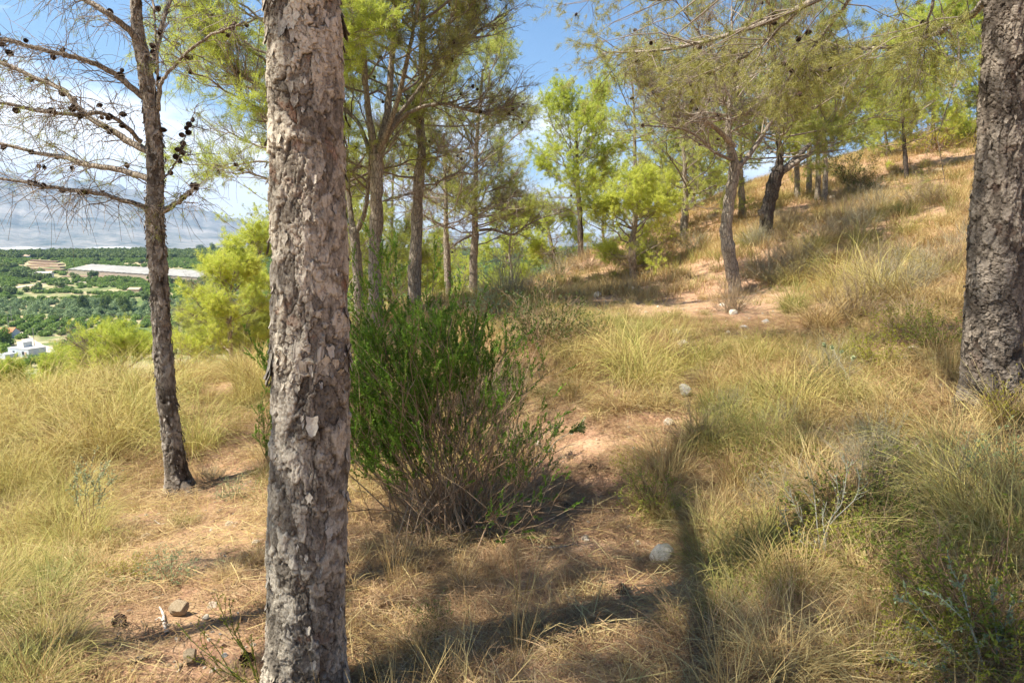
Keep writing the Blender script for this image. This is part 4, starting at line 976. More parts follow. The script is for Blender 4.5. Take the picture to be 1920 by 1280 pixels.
def leaves_on(rg, p, per, ln, wd, ok=None, spread=.7, fr=(.3, 1)):
    n_ = len(p); i = np.repeat(np.arange(n_) if ok is None else np.where(ok)[0], per)
    s_, tg = sample_on(p, i, np.clip(rg.uniform(fr[0], fr[1], len(i)), 0, .999))
    d_ = nrm(tg*.8+rg.normal(size=(len(i), 3))*spread*.6); sd_ = nrm(np.cross(d_, rg.normal(size=(len(i), 3)))); l_ = ln*rg.uniform(.6, 1.2, len(i))[:, None]
    V = np.stack([s_, s_+d_*l_*.5+sd_*wd/2, s_+d_*l_, s_+d_*l_*.5-sd_*wd/2], 1).reshape(-1, 3); return V, np.arange(len(i)*4).reshape(-1, 4), np.repeat(np.clip(rg.normal(size=len(i))*.22+.5, 0, 1), 4)

DRY = {}
for i in range(3):
    for kind, mt in (('p', 'purpletwig'), ('g', 'greytwig')):
        DRY[kind, i] = twig_shrub(400+i+(9 if kind == 'g' else 0), .5, .42, 80, 7, 3, .0035)[0].mesh('stems', M[mt], False)
def olive_leaf(i):
    mb, p1, p2, p3 = twig_shrub(430+i, .5, .45, 50, 6, 2, .004); rg = np.random.default_rng(i)
    lm = MB(); V, Q, r_ = leaves_on(rg, p3, 5, .03, .009); lm.add(V, [Q], rnd=r_, t=1.); return mb.mesh('stems', M['browntwig'], False), lm
OL = [olive_leaf(i) for i in range(2)]
OLM = {(i, mt): OL[i][1].mesh('leaves', M[mt], False) for i in range(2) for mt in ('oliveshrub', 'darkshrub', 'yellowshrub', 'sage', 'blueleaf')}
def dry_shrub(u_, v_, kind, s_, label, sz=1., group=None):
    s_ *= .8 if u_ > 1400 and v_ < 600 else 1.; p = G(u_, v_); r_ = thing('dry_shrub', label, 'shrub', (p[0], p[1], p[2]-.02), group)
    r_.scale = (s_*random.uniform(.9, 1.2), s_*random.uniform(.9, 1.2), s_*sz); r_.rotation_euler = (0, 0, random.uniform(0, 6.28)); link('stems', DRY[kind, random.randrange(3)], r_)
def leafy_shrub(u_, v_, mt, s_, label, sz=1., name='small_shrub', cat='shrub'):
    p = G(u_, v_); r_ = thing(name, label, cat, (p[0], p[1], p[2]-.02)); i = random.randrange(2)
    r_.scale = (s_, s_, s_*sz); r_.rotation_euler = (0, 0, random.uniform(0, 6.28)); link('stems', OL[i][0], r_); link('leaves', OLM[i, mt], r_)
for a in [(1372,585,'p',.95,'round purplish dry shrub right in front of the leaning speckled pine',1.1),(1442,525,'g',1.5,'wide grey dry shrub right of the leaning speckled pine',1.),(1490,495,'p',1.6,'large pale dry shrub uphill of the wide grey one',.9),
        (1178,548,'p',.75,'small dome-shaped dry shrub at the foot of the broad bushy pine',1.),(1120,548,'p',.9,'low brownish dry shrub next to the dome-shaped one',.8),(1645,395,'g',1.7,'grey rounded shrub alone high on the slope',1.1),
        (1585,412,'p',1.5,'brownish shrub below the thin skyline pines',1.),(1720,382,'p',1.9,'wide pale shrub at the same height as the lone rounded one, nearer the dark pine',1.),(1420,462,'g',1.2,'dark grey shrub at the base of the curved dark pine',1.1),
        (1545,455,'p',1.5,'sparse dry shrub on the yellow slope uphill of the bare soil',1.),(1600,600,'p',1.1,'dead greyish shrub in the shade below the upper slope',1.),(1700,560,'g',1.2,'grey dead shrub behind the thick dark pine',1.2),
        (1050,520,'g',1.5,'grey spiky shrub on the crest left of the broad bushy pine',1.1),(1100,505,'p',1.7,'pinkish grey shrub under the slim black trunk',1.),(1010,550,'p',1.4,'faded shrub on the crest behind the heath',1.),(955,560,'g',1.6,'soft grey-green shrub behind the right side of the big shrub',1.2),
        (395,905,'g',.42,'low tangle of grey twigs just right of the slender pine base',.9),(1650,905,'g',.62,'dead grey shrublet with fine upright twigs behind the silver sticks',1.3),(1250,505,'p',1.2,'dull dry shrub between the grey trunk and the bare soil',1.),
        (1300,470,'g',1.2,'grey shrub beside the grey trunk on the slope',1.),(1540,330,'g',1.8,'small dark shrub on the skyline near the thin pines',1.),(1480,430,'p',1.3,'brown shrub uphill of the curved dark pine',1.),(1650,500,'p',1.2,'loose reddish brown shrub in the middle of the yellow slope',1.),
        (1000,640,'p',.9,'dry purplish shrub tucked behind the dark heath',1.1),(925,760,'p',.8,'mass of brown dead stems right of the big green shrub',1.2),(960,850,'p',.62,'low brown dead stems at the foot of the big green shrub',1.)]:
    dry_shrub(*a[:5], sz=a[5])
for a in [(1020,655,'darkshrub',1.25,'dark green heath standing behind the big shrub',1.2),(1080,640,'darkshrub',.8,'small dark heath right of the taller heath',1.),(1700,650,'yellowshrub',.75,'yellow-green feathery shrub on the right slope',1.1),
        (1640,690,'yellowshrub',.6,'pale yellow-green shrub left of the feathery one',1.),(1895,800,'yellowshrub',.42,'bright yellow-tipped plant at the foot of the dark pine',1.3),(1880,935,'blueleaf',.5,'green leafy plant below the yellow-tipped one',1.2),
        (1590,340,'darkshrub',2.2,'dark green shrub on the upper slope between skyline pines and lone pine',.9),(1620,360,'darkshrub',1.6,'second dark green shrub, just downhill of the first on the upper slope',.8),(1760,285,'yellowshrub',3.0,'leafy bush on the hilltop under the spreading pine',.9),
        (1200,500,'darkshrub',2.0,'dense dark bush in the shade of the broad bushy pine',.9),(930,600,'blueleaf',1.2,'blue-green plants behind the big shrub',.9),(1230,470,'yellowshrub',2.0,'olive bush right of the dense dark bush',.9),
        (440,935,'blueleaf',.34,'small pale green plant between slender pine and flaking trunk',1.2),(318,1090,'blueleaf',.42,'low blue-green plant in the middle of the clearing',.8),(235,1085,'yellowshrub',.34,'low yellow-green plant left of the blue-green one',.8),
        (1560,1060,'yellowshrub',.5,'olive feathery plant beside the silver sticks',1.),(1660,1010,'darkshrub',.5,'dull green plant in the shade right of the silver sticks',1.),(1820,1230,'yellowshrub',.6,'green bushy plant in the bottom right corner',1.),(1540,740,'darkshrub',.5,'small green plant among straw on the right slope',1.),
        (1690,1270,'yellowshrub',.4,'low fresh green plant at the lower border right of the shadow',1.),(1180,880,'yellowshrub',.3,'thin green plant beside the shaded path',1.),
        (1600,985,'oliveshrub',.85,'olive feathery bush just behind the silver sticks',.8),(1660,1075,'oliveshrub',.7,'olive feathery bush in the shade between the sticks and the silvery-leaved branch',.8),(1860,1200,'oliveshrub',.95,'large olive bush behind the silvery-leaved branch',.8),
        (1425,900,'oliveshrub',.55,'wispy brown-green bush in the middle of the right slope',.9),(1225,960,'oliveshrub',.6,'low olive bush just uphill of the white boulder',.9),(1760,660,'oliveshrub',.8,'feathery olive bush left of the thick dark pine',.9),
        (830,1180,'darkshrub',.35,'small dark tuft of leaves in the litter below the big shrub',.8),(1460,1130,'oliveshrub',.4,'small fresh green bush low on the right of the shadow',.7)]:
    leafy_shrub(*a[:5], sz=a[5])

def big_shrub():
    b = G(850, 1000); rg = np.random.default_rng(501)
    root = thing('evergreen_shrub', 'tall bright green shrub with many bare brown stems behind the flaking trunk', 'shrub', b)
    n1 = 170; a = rg.uniform(0, 6.28, n1); st = np.stack([rg.normal(size=n1)*.20, rg.normal(size=n1)*.16, np.zeros(n1)-.03], -1)
    tgt = np.stack([rg.uniform(-1.0, .62, n1), rg.uniform(-.45, .75, n1), np.zeros(n1)], -1)
    edge = np.hypot((tgt[:, 0]+.2)/.85, tgt[:, 1]/.75)
    tgt[:, 2] = (1.42-.55*edge**2)*rg.uniform(.62, 1.06, n1)-np.clip(tgt[:, 0], 0, 1)*.55
    d_ = tgt-st; L = np.linalg.norm(d_, axis=1); d_ = nrm(d_)
    p1 = twig_sys(rg, st, nrm(d_+[0, 0, -.05]), L, 9, .07, .032); mb = MB()
    V, Q, t = tubes(p1, (.0044*rg.uniform(.5, 1.3, n1))[:, None]*np.linspace(1, .35, 9)[None], 5); mb.add(V, [Q], rnd=np.repeat(rg.uniform(.2, 1, n1), 45), t=t)
    i2 = np.repeat(np.arange(n1), 9); f = .35+.64*rg.uniform(0, 1, len(i2))**.7; s2, tg = sample_on(p1, i2, f); d2 = nrm(tg+rg.normal(size=(len(i2), 3))*.38+[0, 0, .25])
    l2 = .30*rg.uniform(.5, 1.2, len(i2)); p2 = twig_sys(rg, s2, d2, l2, 5, .1, .04); V, Q, t = tubes(p2, .002*np.linspace(1, .4, 5)[None]*np.ones((len(i2), 1)), 3); mb.add(V, [Q], rnd=np.repeat(rg.uniform(0, 1, len(i2)), 15), t=t)
    i3 = np.repeat(np.arange(len(i2)), 6); f3 = rg.uniform(.25, .99, len(i3)); s3, tg = sample_on(p2, i3, f3); d3 = nrm(tg*.9+rg.normal(size=(len(i3), 3))*.35+[0, 0, .35]); l3 = .085*rg.uniform(.6, 1.4, len(i3)); p3 = twig_sys(rg, s3, d3, l3, 4, .1, .04)
    link('stems', mb.mesh('stems', M['browntwig'], False), root)
    lx = s3[:, 0]; lz = s3[:, 2]; cl = fbm(lx*3.2+lz*2+20, s3[:, 1]*3+lz*3, 55, 3)
    left_ = np.clip((-.02-lx)/.22, 0, 1); top_ = np.clip((lz-.78)/.25, 0, 1)*np.clip((.55-lx)/.3, 0, 1)
    pr = np.clip(np.maximum(left_*np.clip((lz-.15)/.3, 0, 1)*1.05, top_*1.0)+(cl-.5)*2.0, .16*(lz > .25), 1)
    ok = rg.uniform(0, 1, len(i3)) < pr
    lm = MB(); V, Q, r_ = leaves_on(rg, p3, 32, .021, .0058, ok, .55, (.0, 1)); r_ = np.clip(r_*.45+np.repeat(np.repeat(rg.uniform(0, .65, int(ok.sum())), 32), 4)-.05, 0, 1); lm.add(V, [Q], rnd=r_, t=1.); link('leaves', lm.mesh('leaves', M['shrub'], False), root)
big_shrub()
def sprig_plant(label, base, tips, seed, mt, stemmt, r0=.003, leafn=60, ln=.022, wd=.007, name='sprig', fr=(.55, 1), side=True):
    """a few explicit stems, leafy towards the tip; base and tips are world points"""
    rg = np.random.default_rng(seed); root = thing(name, label, 'plant', base); sm = MB(); lm = MB()
    for tp in tips:
        d_ = np.array(tp)-base; L = np.linalg.norm(d_); p = curve([[0, 0, -.02], d_*.35+rg.normal(size=3)*L*.05, d_*.7+rg.normal(size=3)*L*.05, d_], 12)
        V, Q, t = tubes(p[None], r0*np.linspace(1, .35, 12)[None], 5); sm.add(V, [Q], rnd=rg.uniform(0, 1), t=t)
        if side:
            n_ = 7; s_, tg = sample_on(p[None], np.zeros(n_, int), rg.uniform(fr[0], .98, n_)); q = twig_sys(rg, s_, nrm(tg+rg.normal(size=(n_, 3))*.5), L*.16*rg.uniform(.6, 1.3, n_), 4, .1, .04)
            V, Q, t = tubes(q, r0*.4*np.ones((n_, 4)), 3); sm.add(V, [Q], rnd=.5, t=t)
            if leafn: V, Q, r_ = leaves_on(rg, q, leafn//4, ln, wd, None, .8, (.1, 1)); lm.add(V, [Q], rnd=r_, t=1.)
        if leafn: V, Q, r_ = leaves_on(rg, p[None], leafn, ln, wd, None, .8, fr); lm.add(V, [Q], rnd=r_, t=1.)
    link('stems', sm.mesh('stems', M[stemmt], False), root)
    if lm.n: link('leaves', lm.mesh('leaves', M[mt], False), root)
b_ = G(975, 905); sprig_plant('dark green sprig at the end of a long bare twig above the path', b_, [P(1090, 800, b_[1]-.1), P(1045, 800, b_[1]+.3)], 1, 'darkshrub', 'greytwig', .006, 170, .026, .008, fr=(.84, 1))
b_ = G(160, 1010); sprig_plant('grey-green leafy plant on bare straight stems at the left of the clearing', b_, [P(u_, v_, b_[1]+dy) for u_, v_, dy in [(150,870,.1),(175,855,0),(195,880,.1),(185,900,-.1),(160,890,.2),(205,865,.2),(140,895,0),(215,895,.1)]], 2, 'sage', 'browntwig', .003, 40, .02, .009)
b_ = G(490, 1300); sprig_plant('thin green stems with dark buds rising at the lower border beside the flaking trunk', b_, [P(u_, v_, b_[1]+dy) for u_, v_, dy in [(330,1165,.1),(365,1170,.1),(405,1110,0),(430,1130,.1),(445,1180,.1),(470,1190,0),(385,1210,0),(350,1230,.05)]], 3, 'yellowshrub', 'darkshrub', .0025, 60, .010, .004, fr=(.1, 1))
b_ = G(505, 870); sprig_plant('bright green sprigs showing left of the flaking trunk', b_, [P(u_, v_, b_[1]+dy) for u_, v_, dy in [(490,760,0),(505,720,.1),(480,800,.1),(515,700,.1),(495,820,-.1),(520,740,0),(510,780,.1)]], 4, 'shrub', 'browntwig', .004, 200, .02, .006, fr=(.3, 1))
b_ = G(1545, 1060); sprig_plant('silver grey bare sticks standing in the shaded grass', b_, [P(u_, v_, b_[1]+dy) for u_, v_, dy in [(1520,880,0),(1570,905,.1),(1590,865,.1),(1612,890,0),(1550,940,.1),(1480,920,.05),(1465,960,.1),(1500,1000,0)]], 5, 'sage', 'silvertwig', .0034, 14, .015, .005)
b_ = G(1850, 1265); sprig_plant('branch with silvery leaves arching over the bottom right corner', b_, [P(u_, v_, b_[1]+dy) for u_, v_, dy in [(1680,1120,0),(1700,1165,.1),(1740,1100,0),(1780,1060,.1),(1650,1230,-.05),(1870,1080,.1),(1900,1120,.1)]], 6, 'blueleaf', 'silvertwig', .0028, 44, .016, .007, fr=(.2, 1))
b_ = G(1590, 730); sprig_plant('stalks with pale round seed heads on the right slope', b_, [P(u_, v_, b_[1]+dy) for u_, v_, dy in [(1545,645,0),(1578,658,.1),(1560,650,.1),(1600,670,0)]], 7, 'sage', 'silvertwig', .003, 50, .02, .02, fr=(.93, 1), side=False)
for i, (u0, v0, tips) in enumerate([(1305,1240,[(1372,1150),(1350,1200)]),(960,1275,[(1035,1200),(1000,1230),(1030,1170)]),(110,1010,[(88,900),(150,955)]),(1870,950,[(1835,860),(1850,900)])]):
    b_ = G(u0, v0); sprig_plant(['pair of pale seed stalks at the lower border right of the trunk shadow','bent straw stalks at the lower border below the green shrub','two long seed stalks leaning over the left tussocks','pale stalks beside the big drooping tussock'][i], b_, [P(a_, c_, b_[1]) for a_, c_ in tips], 20+i, 'straw', 'straw', .0022, 16, .02, .004, name='seed_stalk', fr=(.85, 1), side=False)

rg = np.random.default_rng(612)
for q in range(34):
    u_ = rg.uniform(1400, 1830); v_ = rg.uniform(max(300, 420-(u_-1300)*.26), 600); kd = 'pg'[rg.integers(2)]
    if blobs(np.array([u_]), np.array([v_]), BARE_SOIL)[0] > .4: continue
    sz = rg.uniform(.6, 1.5); dry_shrub(u_, v_, kd, sz, near_label(u_, v_, 'b', 1).replace('medium matted brown grass tussock', ('small ' if sz < .9 else 'medium ' if sz < 1.2 else 'large ')+('brownish' if kd == 'p' else 'grey')+' dry shrub'), rg.uniform(.7, 1.1), 'dry shrubs of the upper slope')

# ------------------------------------------------------------------ stones and dead wood
def stone_mesh(seed, mt, sx=1, sy=.8, sz=.6, angular=.0):
    import bmesh
    bm = bmesh.new(); bmesh.ops.create_icosphere(bm, subdivisions=4, radius=.5); rg = np.random.default_rng(seed)
    V = np.array([v_.co[:] for v_ in bm.verts]); Fc = np.array([[v_.index for v_ in f.verts] for f in bm.faces]); bm.free()
    o = rg.uniform(0, 30, 3); nn = fbm(V[:, 0]*3+o[0]+V[:, 2], V[:, 1]*3+o[1]+V[:, 2]*2, seed, 4)-.5; V = V*(1+nn*.6)[:, None]
    for _ in range(int(angular*16)+3):
        d_ = nrm(rg.normal(size=3)); k_ = V@d_; lim = .30+rg.uniform(0, .12); V -= np.outer(np.clip(k_-lim, 0, 9), d_)
    return make_mesh('stone', V*[sx, sy, sz], [Fc], None, M[mt])
SM = {}
for mt in ('stone', 'stone_tan', 'stone_grey', 'stone_brown'):
    for i in range(3): SM[mt, i] = stone_mesh(600+i+len(SM), mt, 1, .85, .62+.1*i, .35*i)
def stone(u_, v_, wpx, mt, label, i=None, group=None, sink=.25):
    p = G(u_, v_); s_ = wpx*p[1]/F; sink = -.2 if wpx > 33 and v_ > 700 else sink; i = random.randrange(3) if i is None else i
    o = link('stone', SM[mt, i], loc=(p[0], p[1], p[2]+s_*.3-s_*(sink+.12)*.7), rot=(random.gauss(0, .15), random.gauss(0, .15), random.uniform(0, 6.28)), scl=(s_, s_, s_)); return tag(o, label, 'stone', group)
for a in [(1240,1055,56,'stone','large smooth white boulder lying beside the trunk shadow',0),(338,1152,42,'stone_tan','blocky yellow-tan stone on the clearing beside the white stick',2),(399,1138,24,'stone','pale rounded stone right of the blocky tan one',1),
        (400,1112,18,'stone_tan','small tan stone uphill of the pale rounded one',1),(1098,1010,22,'stone','round white stone left of the large boulder, across the path',0),(386,1160,18,'stone','small white chip beside the pale rounded stone',2),(140,1224,30,'stone','flat pale stone in grass at the bottom left',1),
        (358,1242,38,'stone_tan','long tan stone near the lower border of the clearing',2),(335,1252,22,'stone_tan','small tan stone touching the long one',1),(1196,1020,16,'stone','little white stone just left of the large boulder',1),(1253,795,26,'stone','bright white stone on the path edge up the slope',2),
        (1245,850,20,'stone','white stone on the shaded path below the bright one',1),(1285,745,34,'stone_grey','lumpy grey-white rock in straw above the path',2),(1036,1028,14,'stone','tiny white stone under the big shrub',1),(1197,1268,20,'stone','white stone at the lower border of the path',2),
        (1436,606,20,'stone_grey','rounded grey stone at the downhill edge of the bare soil',0),(1396,618,20,'stone_grey','grey stone just left of the rounded one below the bare soil',1),(1400,636,14,'stone','white pebble below the two grey stones',1),(1280,648,24,'stone','flat whitish stone in straw below the bare soil',1),
        (1545,655,16,'stone_grey','small grey stone among seed heads',1),(1712,658,26,'stone','white stone in the shade near the dark pine',2),(1695,672,20,'stone_grey','grey stone leaning on the white one near the dark pine',1),(1335,1040,44,'stone_tan','tan stone half hidden in grass right of the trunk shadow',1),
        (468,1200,18,'stone_tan','small tan stone close to the flaking trunk base',1),(462,1044,18,'stone','white chip in the clearing near the flaking trunk',2),(480,1020,22,'stone','flat white chip uphill of the other one near the flaking trunk',2),(275,1010,26,'stone','pale angular stone on the clearing below the slender pine',2),
        (305,1025,22,'stone_tan','tan stone beside the pale angular one',1),(430,985,18,'stone','small bright stone between the two pines',1),(255,975,18,'stone_tan','half-buried tan stone by the small upright tussock',1),(1010,838,20,'stone','pale stone on the sunny path behind the sprig',1),
        (1165,935,18,'stone_grey','dull stone in the shade of the path',0),(1185,548,26,'stone','pale rock beside the dome-shaped shrub',2),(1120,556,20,'stone','flat pale rock on the strip of bare soil',1),(1355,575,16,'stone','white stone at the foot of the round dry shrub',1),
        (1375,590,22,'stone','larger white stone below the round dry shrub',2),(1560,372,12,'stone','white rock below the thin skyline pines',2),(1760,325,24,'stone_tan','long tan outcrop high on the slope',2),(1330,410,16,'stone_tan','tan outcrop on the skyline left of the speckled pine',2),
        (1200,652,14,'stone_tan','small tan stone in the sunny straw',0),(1160,1070,14,'stone_brown','earth-coloured stone on the shaded path',1),(1085,1085,14,'stone_brown','small dull stone below the shaded path',1),(850,1230,18,'stone_brown','dull stone in litter at the lower border',1),(890,1195,12,'stone','pale chip in litter left of the bent stalks',1)]:
    stone(*a[:5], i=a[5])
def stone_field(n_, box, label, group, seed, px=(6, 13), mts=('stone', 'stone_tan', 'stone_brown')):
    rg = np.random.default_rng(seed)
    for _ in range(n_):
        u_, v_, w_, m_ = rg.uniform(box[0], box[2]), rg.uniform(box[1], box[3]), rg.uniform(*px), mts[rg.integers(len(mts))]
        stone(u_, v_, w_, m_, '%s %s %s' % ('tiny' if w_ < sum(px)/2 else 'small', {'stone': 'pale', 'stone_tan': 'tan', 'stone_brown': 'earth-coloured', 'stone_grey': 'grey'}[m_], near_label(u_, v_, 'b', 1).replace('medium matted brown grass tussock', 'stone')), None, group, .35)
stone_field(46, (200, 920, 500, 1270), 'small stone lying on the bare clearing', 'small stones on the clearing', 1)
stone_field(36, (1020, 850, 1330, 1270), 'small stone lying on the shaded path', 'small stones on the shaded path', 2, (5, 11))
stone_field(44, (1080, 552, 1520, 622), 'small stone on the strip of bare soil by the speckled pine', 'small stones on the strip of bare soil', 3, (4, 10))
stone_field(16, (980, 780, 1130, 870), 'small stone on the sunny path by the sprig', 'small stones on the sunny path', 4, (5, 10))

stone_field(48, (1240, 610, 1860, 900), '', 'small stones on the grassy right slope', 5, (9, 20), ('stone', 'stone_tan', 'stone_grey'))
def stick(pts, r0, mt, label, name='dead_stick', fork=None):
    """pts in photo pixels; the stick lies on the ground"""
    w_ = [G(u_, v_)+[0, 0, r0*1.2] for u_, v_ in pts]; b = w_[0].copy(); mb = MB()
    p = curve(np.array(w_)-b, 14); V, Q, t = tubes(p[None], (r0*np.linspace(1, .5, 14)*(1+.12*np.sin(np.arange(14)*2.1)))[None], 7); mb.add(V, [Q], rnd=.6, t=t)
    if fork:
        q = curve(np.array([G(u_, v_)+[0, 0, r0*1.5+.01] for u_, v_ in fork])-b, 8); V, Q, t = tubes(q[None], r0*.6*np.linspace(1, .5, 8)[None], 6); mb.add(V, [Q], rnd=.6, t=t)
    o = link(name, mb.mesh(name, M[mt]), loc=tuple(b)); tag(o, label, 'stick')
stick([(314,1192),(308,1172),(306,1155),(300,1142)], .0085, 'deadwood', 'bleached white stick lying on the clearing', fork=[(307,1172),(300,1168),(292,1171)])
stick([(840,1258),(870,1246),(890,1240)], .007, 'limb', 'short grey stick in the litter at the lower border')
stick([(1010,1028),(1040,1030),(1075,1024),(1085,1026)], .006, 'limb', 'thin dead branch across the soil under the green shrub', fork=[(1040,1030),(1030,1018)])
stick([(900,1012),(940,1008),(930,1035)], .005, 'limb', 'crooked twig at the shaded foot of the green shrub')
stick([(1668,1240),(1640,1262),(1560,1272)], .005, 'deadwood', 'long pale twig at the lower border on the right')
stick([(1730,975),(1760,1020),(1790,1056)], .0055, 'deadwood', 'slanting pale stick lying before the drooping tussock')
stick([(165,1262),(200,1225),(225,1190)], .007, 'bark', 'dark bent stick in the grass at the bottom left')
stick([(245,1245),(270,1238),(285,1232)], .006, 'limb', 'short pale twig near the long tan stone')
stick([(1040,850),(1065,838),(1080,835)], .004, 'limb', 'thin grey twig on the sunny path')
stick([(290,978),(300,985),(312,984)], .005, 'deadwood', 'small white twig in front of the slender pine')

rg = np.random.default_rng(733)
for q in range(22):
    u_ = rg.uniform(1230, 1850); v_ = rg.uniform(650, 1020); kd = 'pg'[rg.integers(2)]; sz = rg.uniform(.3, .62)
    if blobs(np.array([u_]), np.array([v_]), BARE_SOIL+STONE_SPOTS)[0] > .3: continue
    dry_shrub(u_, v_, kd, sz, near_label(u_, v_, 'b', 1).replace('medium matted brown grass tussock', ('small ' if sz < .45 else 'larger ')+('brownish' if kd == 'p' else 'grey')+' dead shrublet'), rg.uniform(.8, 1.2), 'dead shrublets on the grassy right slope')
# gravel and crumbs of soil, fallen cones
GV = [stone_mesh(900+i, mt, 1, .8, .6, .3) for i, mt in enumerate(('stone', 'stone_tan', 'stone_brown', 'stone_brown', 'stone_brown', 'stone_grey'))]
rg, x, y, z, u, v = sector(60000, 1.2, 16, 50, 9)
kl = rg.uniform(0, 1, len(x)) < np.clip(blobs(u, v, BARE_SOIL)-.25, .03, 1)*.75*np.clip(5/np.hypot(x, y), .3, 1); x, y, z = x[kl], y[kl], z[kl]
scatter('gravel', 'gravel and crumbs of reddish soil on the bare ground', GV, np.stack([x, y, z+.001], -1), .010+.034*rg.uniform(0, 1, len(x))**3, rg.integers(0, 6, len(x)), .5)
for i, (u_, v_, lb) in enumerate([(470,1235,'fallen dark cone on the clearing beside the flaking trunk'),(1150,1110,'fallen cone on the soil below the shaded path'),(1060,960,'fallen cone in shade beside the foot of the big shrub'),(230,1180,'fallen cone at the grassy side of the clearing'),(1120,880,'fallen cone on the path uphill of the white boulder')]):
    p = G(u_, v_); tag(link('fallen_cone', CONE, loc=(p[0], p[1], p[2]+.018), rot=(1.5, .2*i, 1.3*i), scl=(1.3, 1.3, 1.3)), lb, 'pine cone')

# ------------------------------------------------------------------ the valley: orchards, woods, reeds, houses
def clump_mesh(name, mt, seed, n_=520, leaf=.2, flat=.8, tall=False):
    rg = np.random.default_rng(seed); nl = 9; c_ = nrm(rg.normal(size=(nl, 3)))*rg.uniform(.3, .62, nl)[:, None]; c_[:, 2] = np.abs(c_[:, 2])*(1.6 if tall else 1)
    w_ = rg.integers(0, nl, n_); d_ = nrm(rg.normal(size=(n_, 3))); p = c_[w_]+d_*rg.uniform(.25, .45, n_)[:, None]; p[:, 2] = (p[:, 2]+.35)*flat
    nn_ = nrm(d_+rg.normal(size=(n_, 3))*.5); a = nrm(np.cross(nn_, rg.normal(size=(n_, 3)))); b = np.cross(nn_, a); s_ = leaf*rg.uniform(.6, 1.3, n_)[:, None]
    V = np.stack([p-a*s_/2, p+b*s_/2, p+a*s_/2, p-b*s_/2], 1).reshape(-1, 3); mb = MB(); mb.add(V, [np.arange(n_*4).reshape(-1, 4)], rnd=np.repeat(rg.uniform(0, 1, n_)*.7+np.repeat(0, n_), 4), t=1.); return mb.mesh(name, M[mt], False)
rg = np.random.default_rng(77)
n_ = 42000; r_ = np.sqrt(rg.uniform(150**2, 1350**2, n_)); a_ = np.radians(rg.uniform(-52, 12, n_)); x = r_*np.sin(a_); y = r_*np.cos(a_); z = height(x, y); u, v = project(x, y, z)
def zone(L): return blobs(u, v, L)
def inbox(u0, v0, u1, v1): return (u > u0) & (u < u1) & (v > v0) & (v < v1)
clear = zone([(85,500,45,13,1),(265,512,150,11,1),(60,650,60,14,1),(0,622,40,12,1),(110,555,90,6,.9),(180,545,60,5,.9),(80,640,70,10,.8),(110,520,30,5,.8),(250,548,30,5,.7),(60,535,30,5,.8),(30,545,30,5,.7),(120,640,40,14,.5)]) > .4
far_n = fbm(x/45., y/45., 91, 3)
row = np.round((x*.9+y*.43)/7.5)*7.5-(x*.9+y*.43); inrow = (v > 597)&(v < 665)
x = np.where(inrow, x+row*.9*.8, x); y = np.where(inrow, y+row*.43*.8, y); z = height(x, y)
near_orch = (v > 597) & (v < 665) & ~clear
reedz = (v > 566) & (v <= 597) & ~clear
midz = (v > 484) & (v <= 566) & ~clear
woodz = (v <= 486) & (r_ > 850) & ~clear
rnd_ = rg.uniform(0, 1, n_)
k1 = near_orch & (rnd_ < .75); k2 = reedz & (rnd_ < .95); k3 = midz & (far_n > .42) & (rnd_ < .9); k4 = (woodz & (rnd_ < .9)) | (midz & (far_n <= .40) & (rnd_ < .22))
CI = [clump_mesh('citrus', 'orchard', 700+i) for i in range(2)]; WD = [clump_mesh('wood', 'wood', 710+i, flat=.95) for i in range(2)]; RD = [clump_mesh('reed', 'reed', 720+i, flat=1.) for i in range(2)]
def put(name, label, protos, kk, s0, s1):
    q = np.where(kk)[0]; scatter(name, label, protos, np.stack([x[q], y[q], z[q]-.3], -1), rg.uniform(s0, s1, len(q)), rg.integers(0, len(protos), len(q)), .05)
put('orchard', 'bright green citrus orchards on the valley floor', CI, k1 | k3, 2.4, 3.9)
put('reeds', 'pale green reed bed along the valley stream', RD, k2, 2.4, 3.8)
put('woods', 'dark green far woods on the rise beyond the orchards', WD, k4, 4., 7.)

def valley_tree(u_, v_, hpx, mt, label, tall, seed, wide=.55):
    p = G(u_, v_, 120); H_ = hpx*p[1]/F; root = thing('valley_tree', label, 'tree', (p[0], p[1], p[2]-.2)); c_ = clump_mesh('crown', mt, seed, 2600, .10, 1.05, True)
    link('crown', c_, root, scl=(H_*wide, H_*wide, H_*.62), loc=(0, 0, H_*.08)); mb = MB(); V, Q, t = tubes(np.array([[[0, 0, 0], [0, 0, H_*.3], [.1, 0, H_*.6]]]), np.array([[.3, .22, .1]])*H_/12, 8); mb.add(V, [Q], rnd=.5); link('trunk', mb.mesh('trunk', M['bark']), root)
for a in [(158,582,30,'wood','dark narrow tree standing at the left end of the tree group by the reeds',True,801,.42),(183,582,24,'reed','paler round tree inside the tree group by the reeds',True,802,.5),(203,586,34,'wood','tallest tree in the middle of the tree group by the reeds',True,803,.45),
          (232,590,36,'wood','dark broad tree at the right end of the tree group by the reeds',True,804,.5),(190,592,16,'reed','low pale bush in front of the tree group by the reeds',False,805,1.),(375,472,16,'wood','dark far tree on the skyline beside the yellow-green pine',True,806,.7),
          (400,474,18,'wood','darker far tree right of it on the skyline near the yellow-green pine',True,807,.6),(10,650,40,'orchard','leafy tree between the orange-roofed and the white house',True,808,.6),(60,690,26,'orchard','garden tree below the white house',True,809,.9),(85,680,22,'orchard','bushy tree at the right corner of the white house',True,810,.9)]:
    valley_tree(*a)

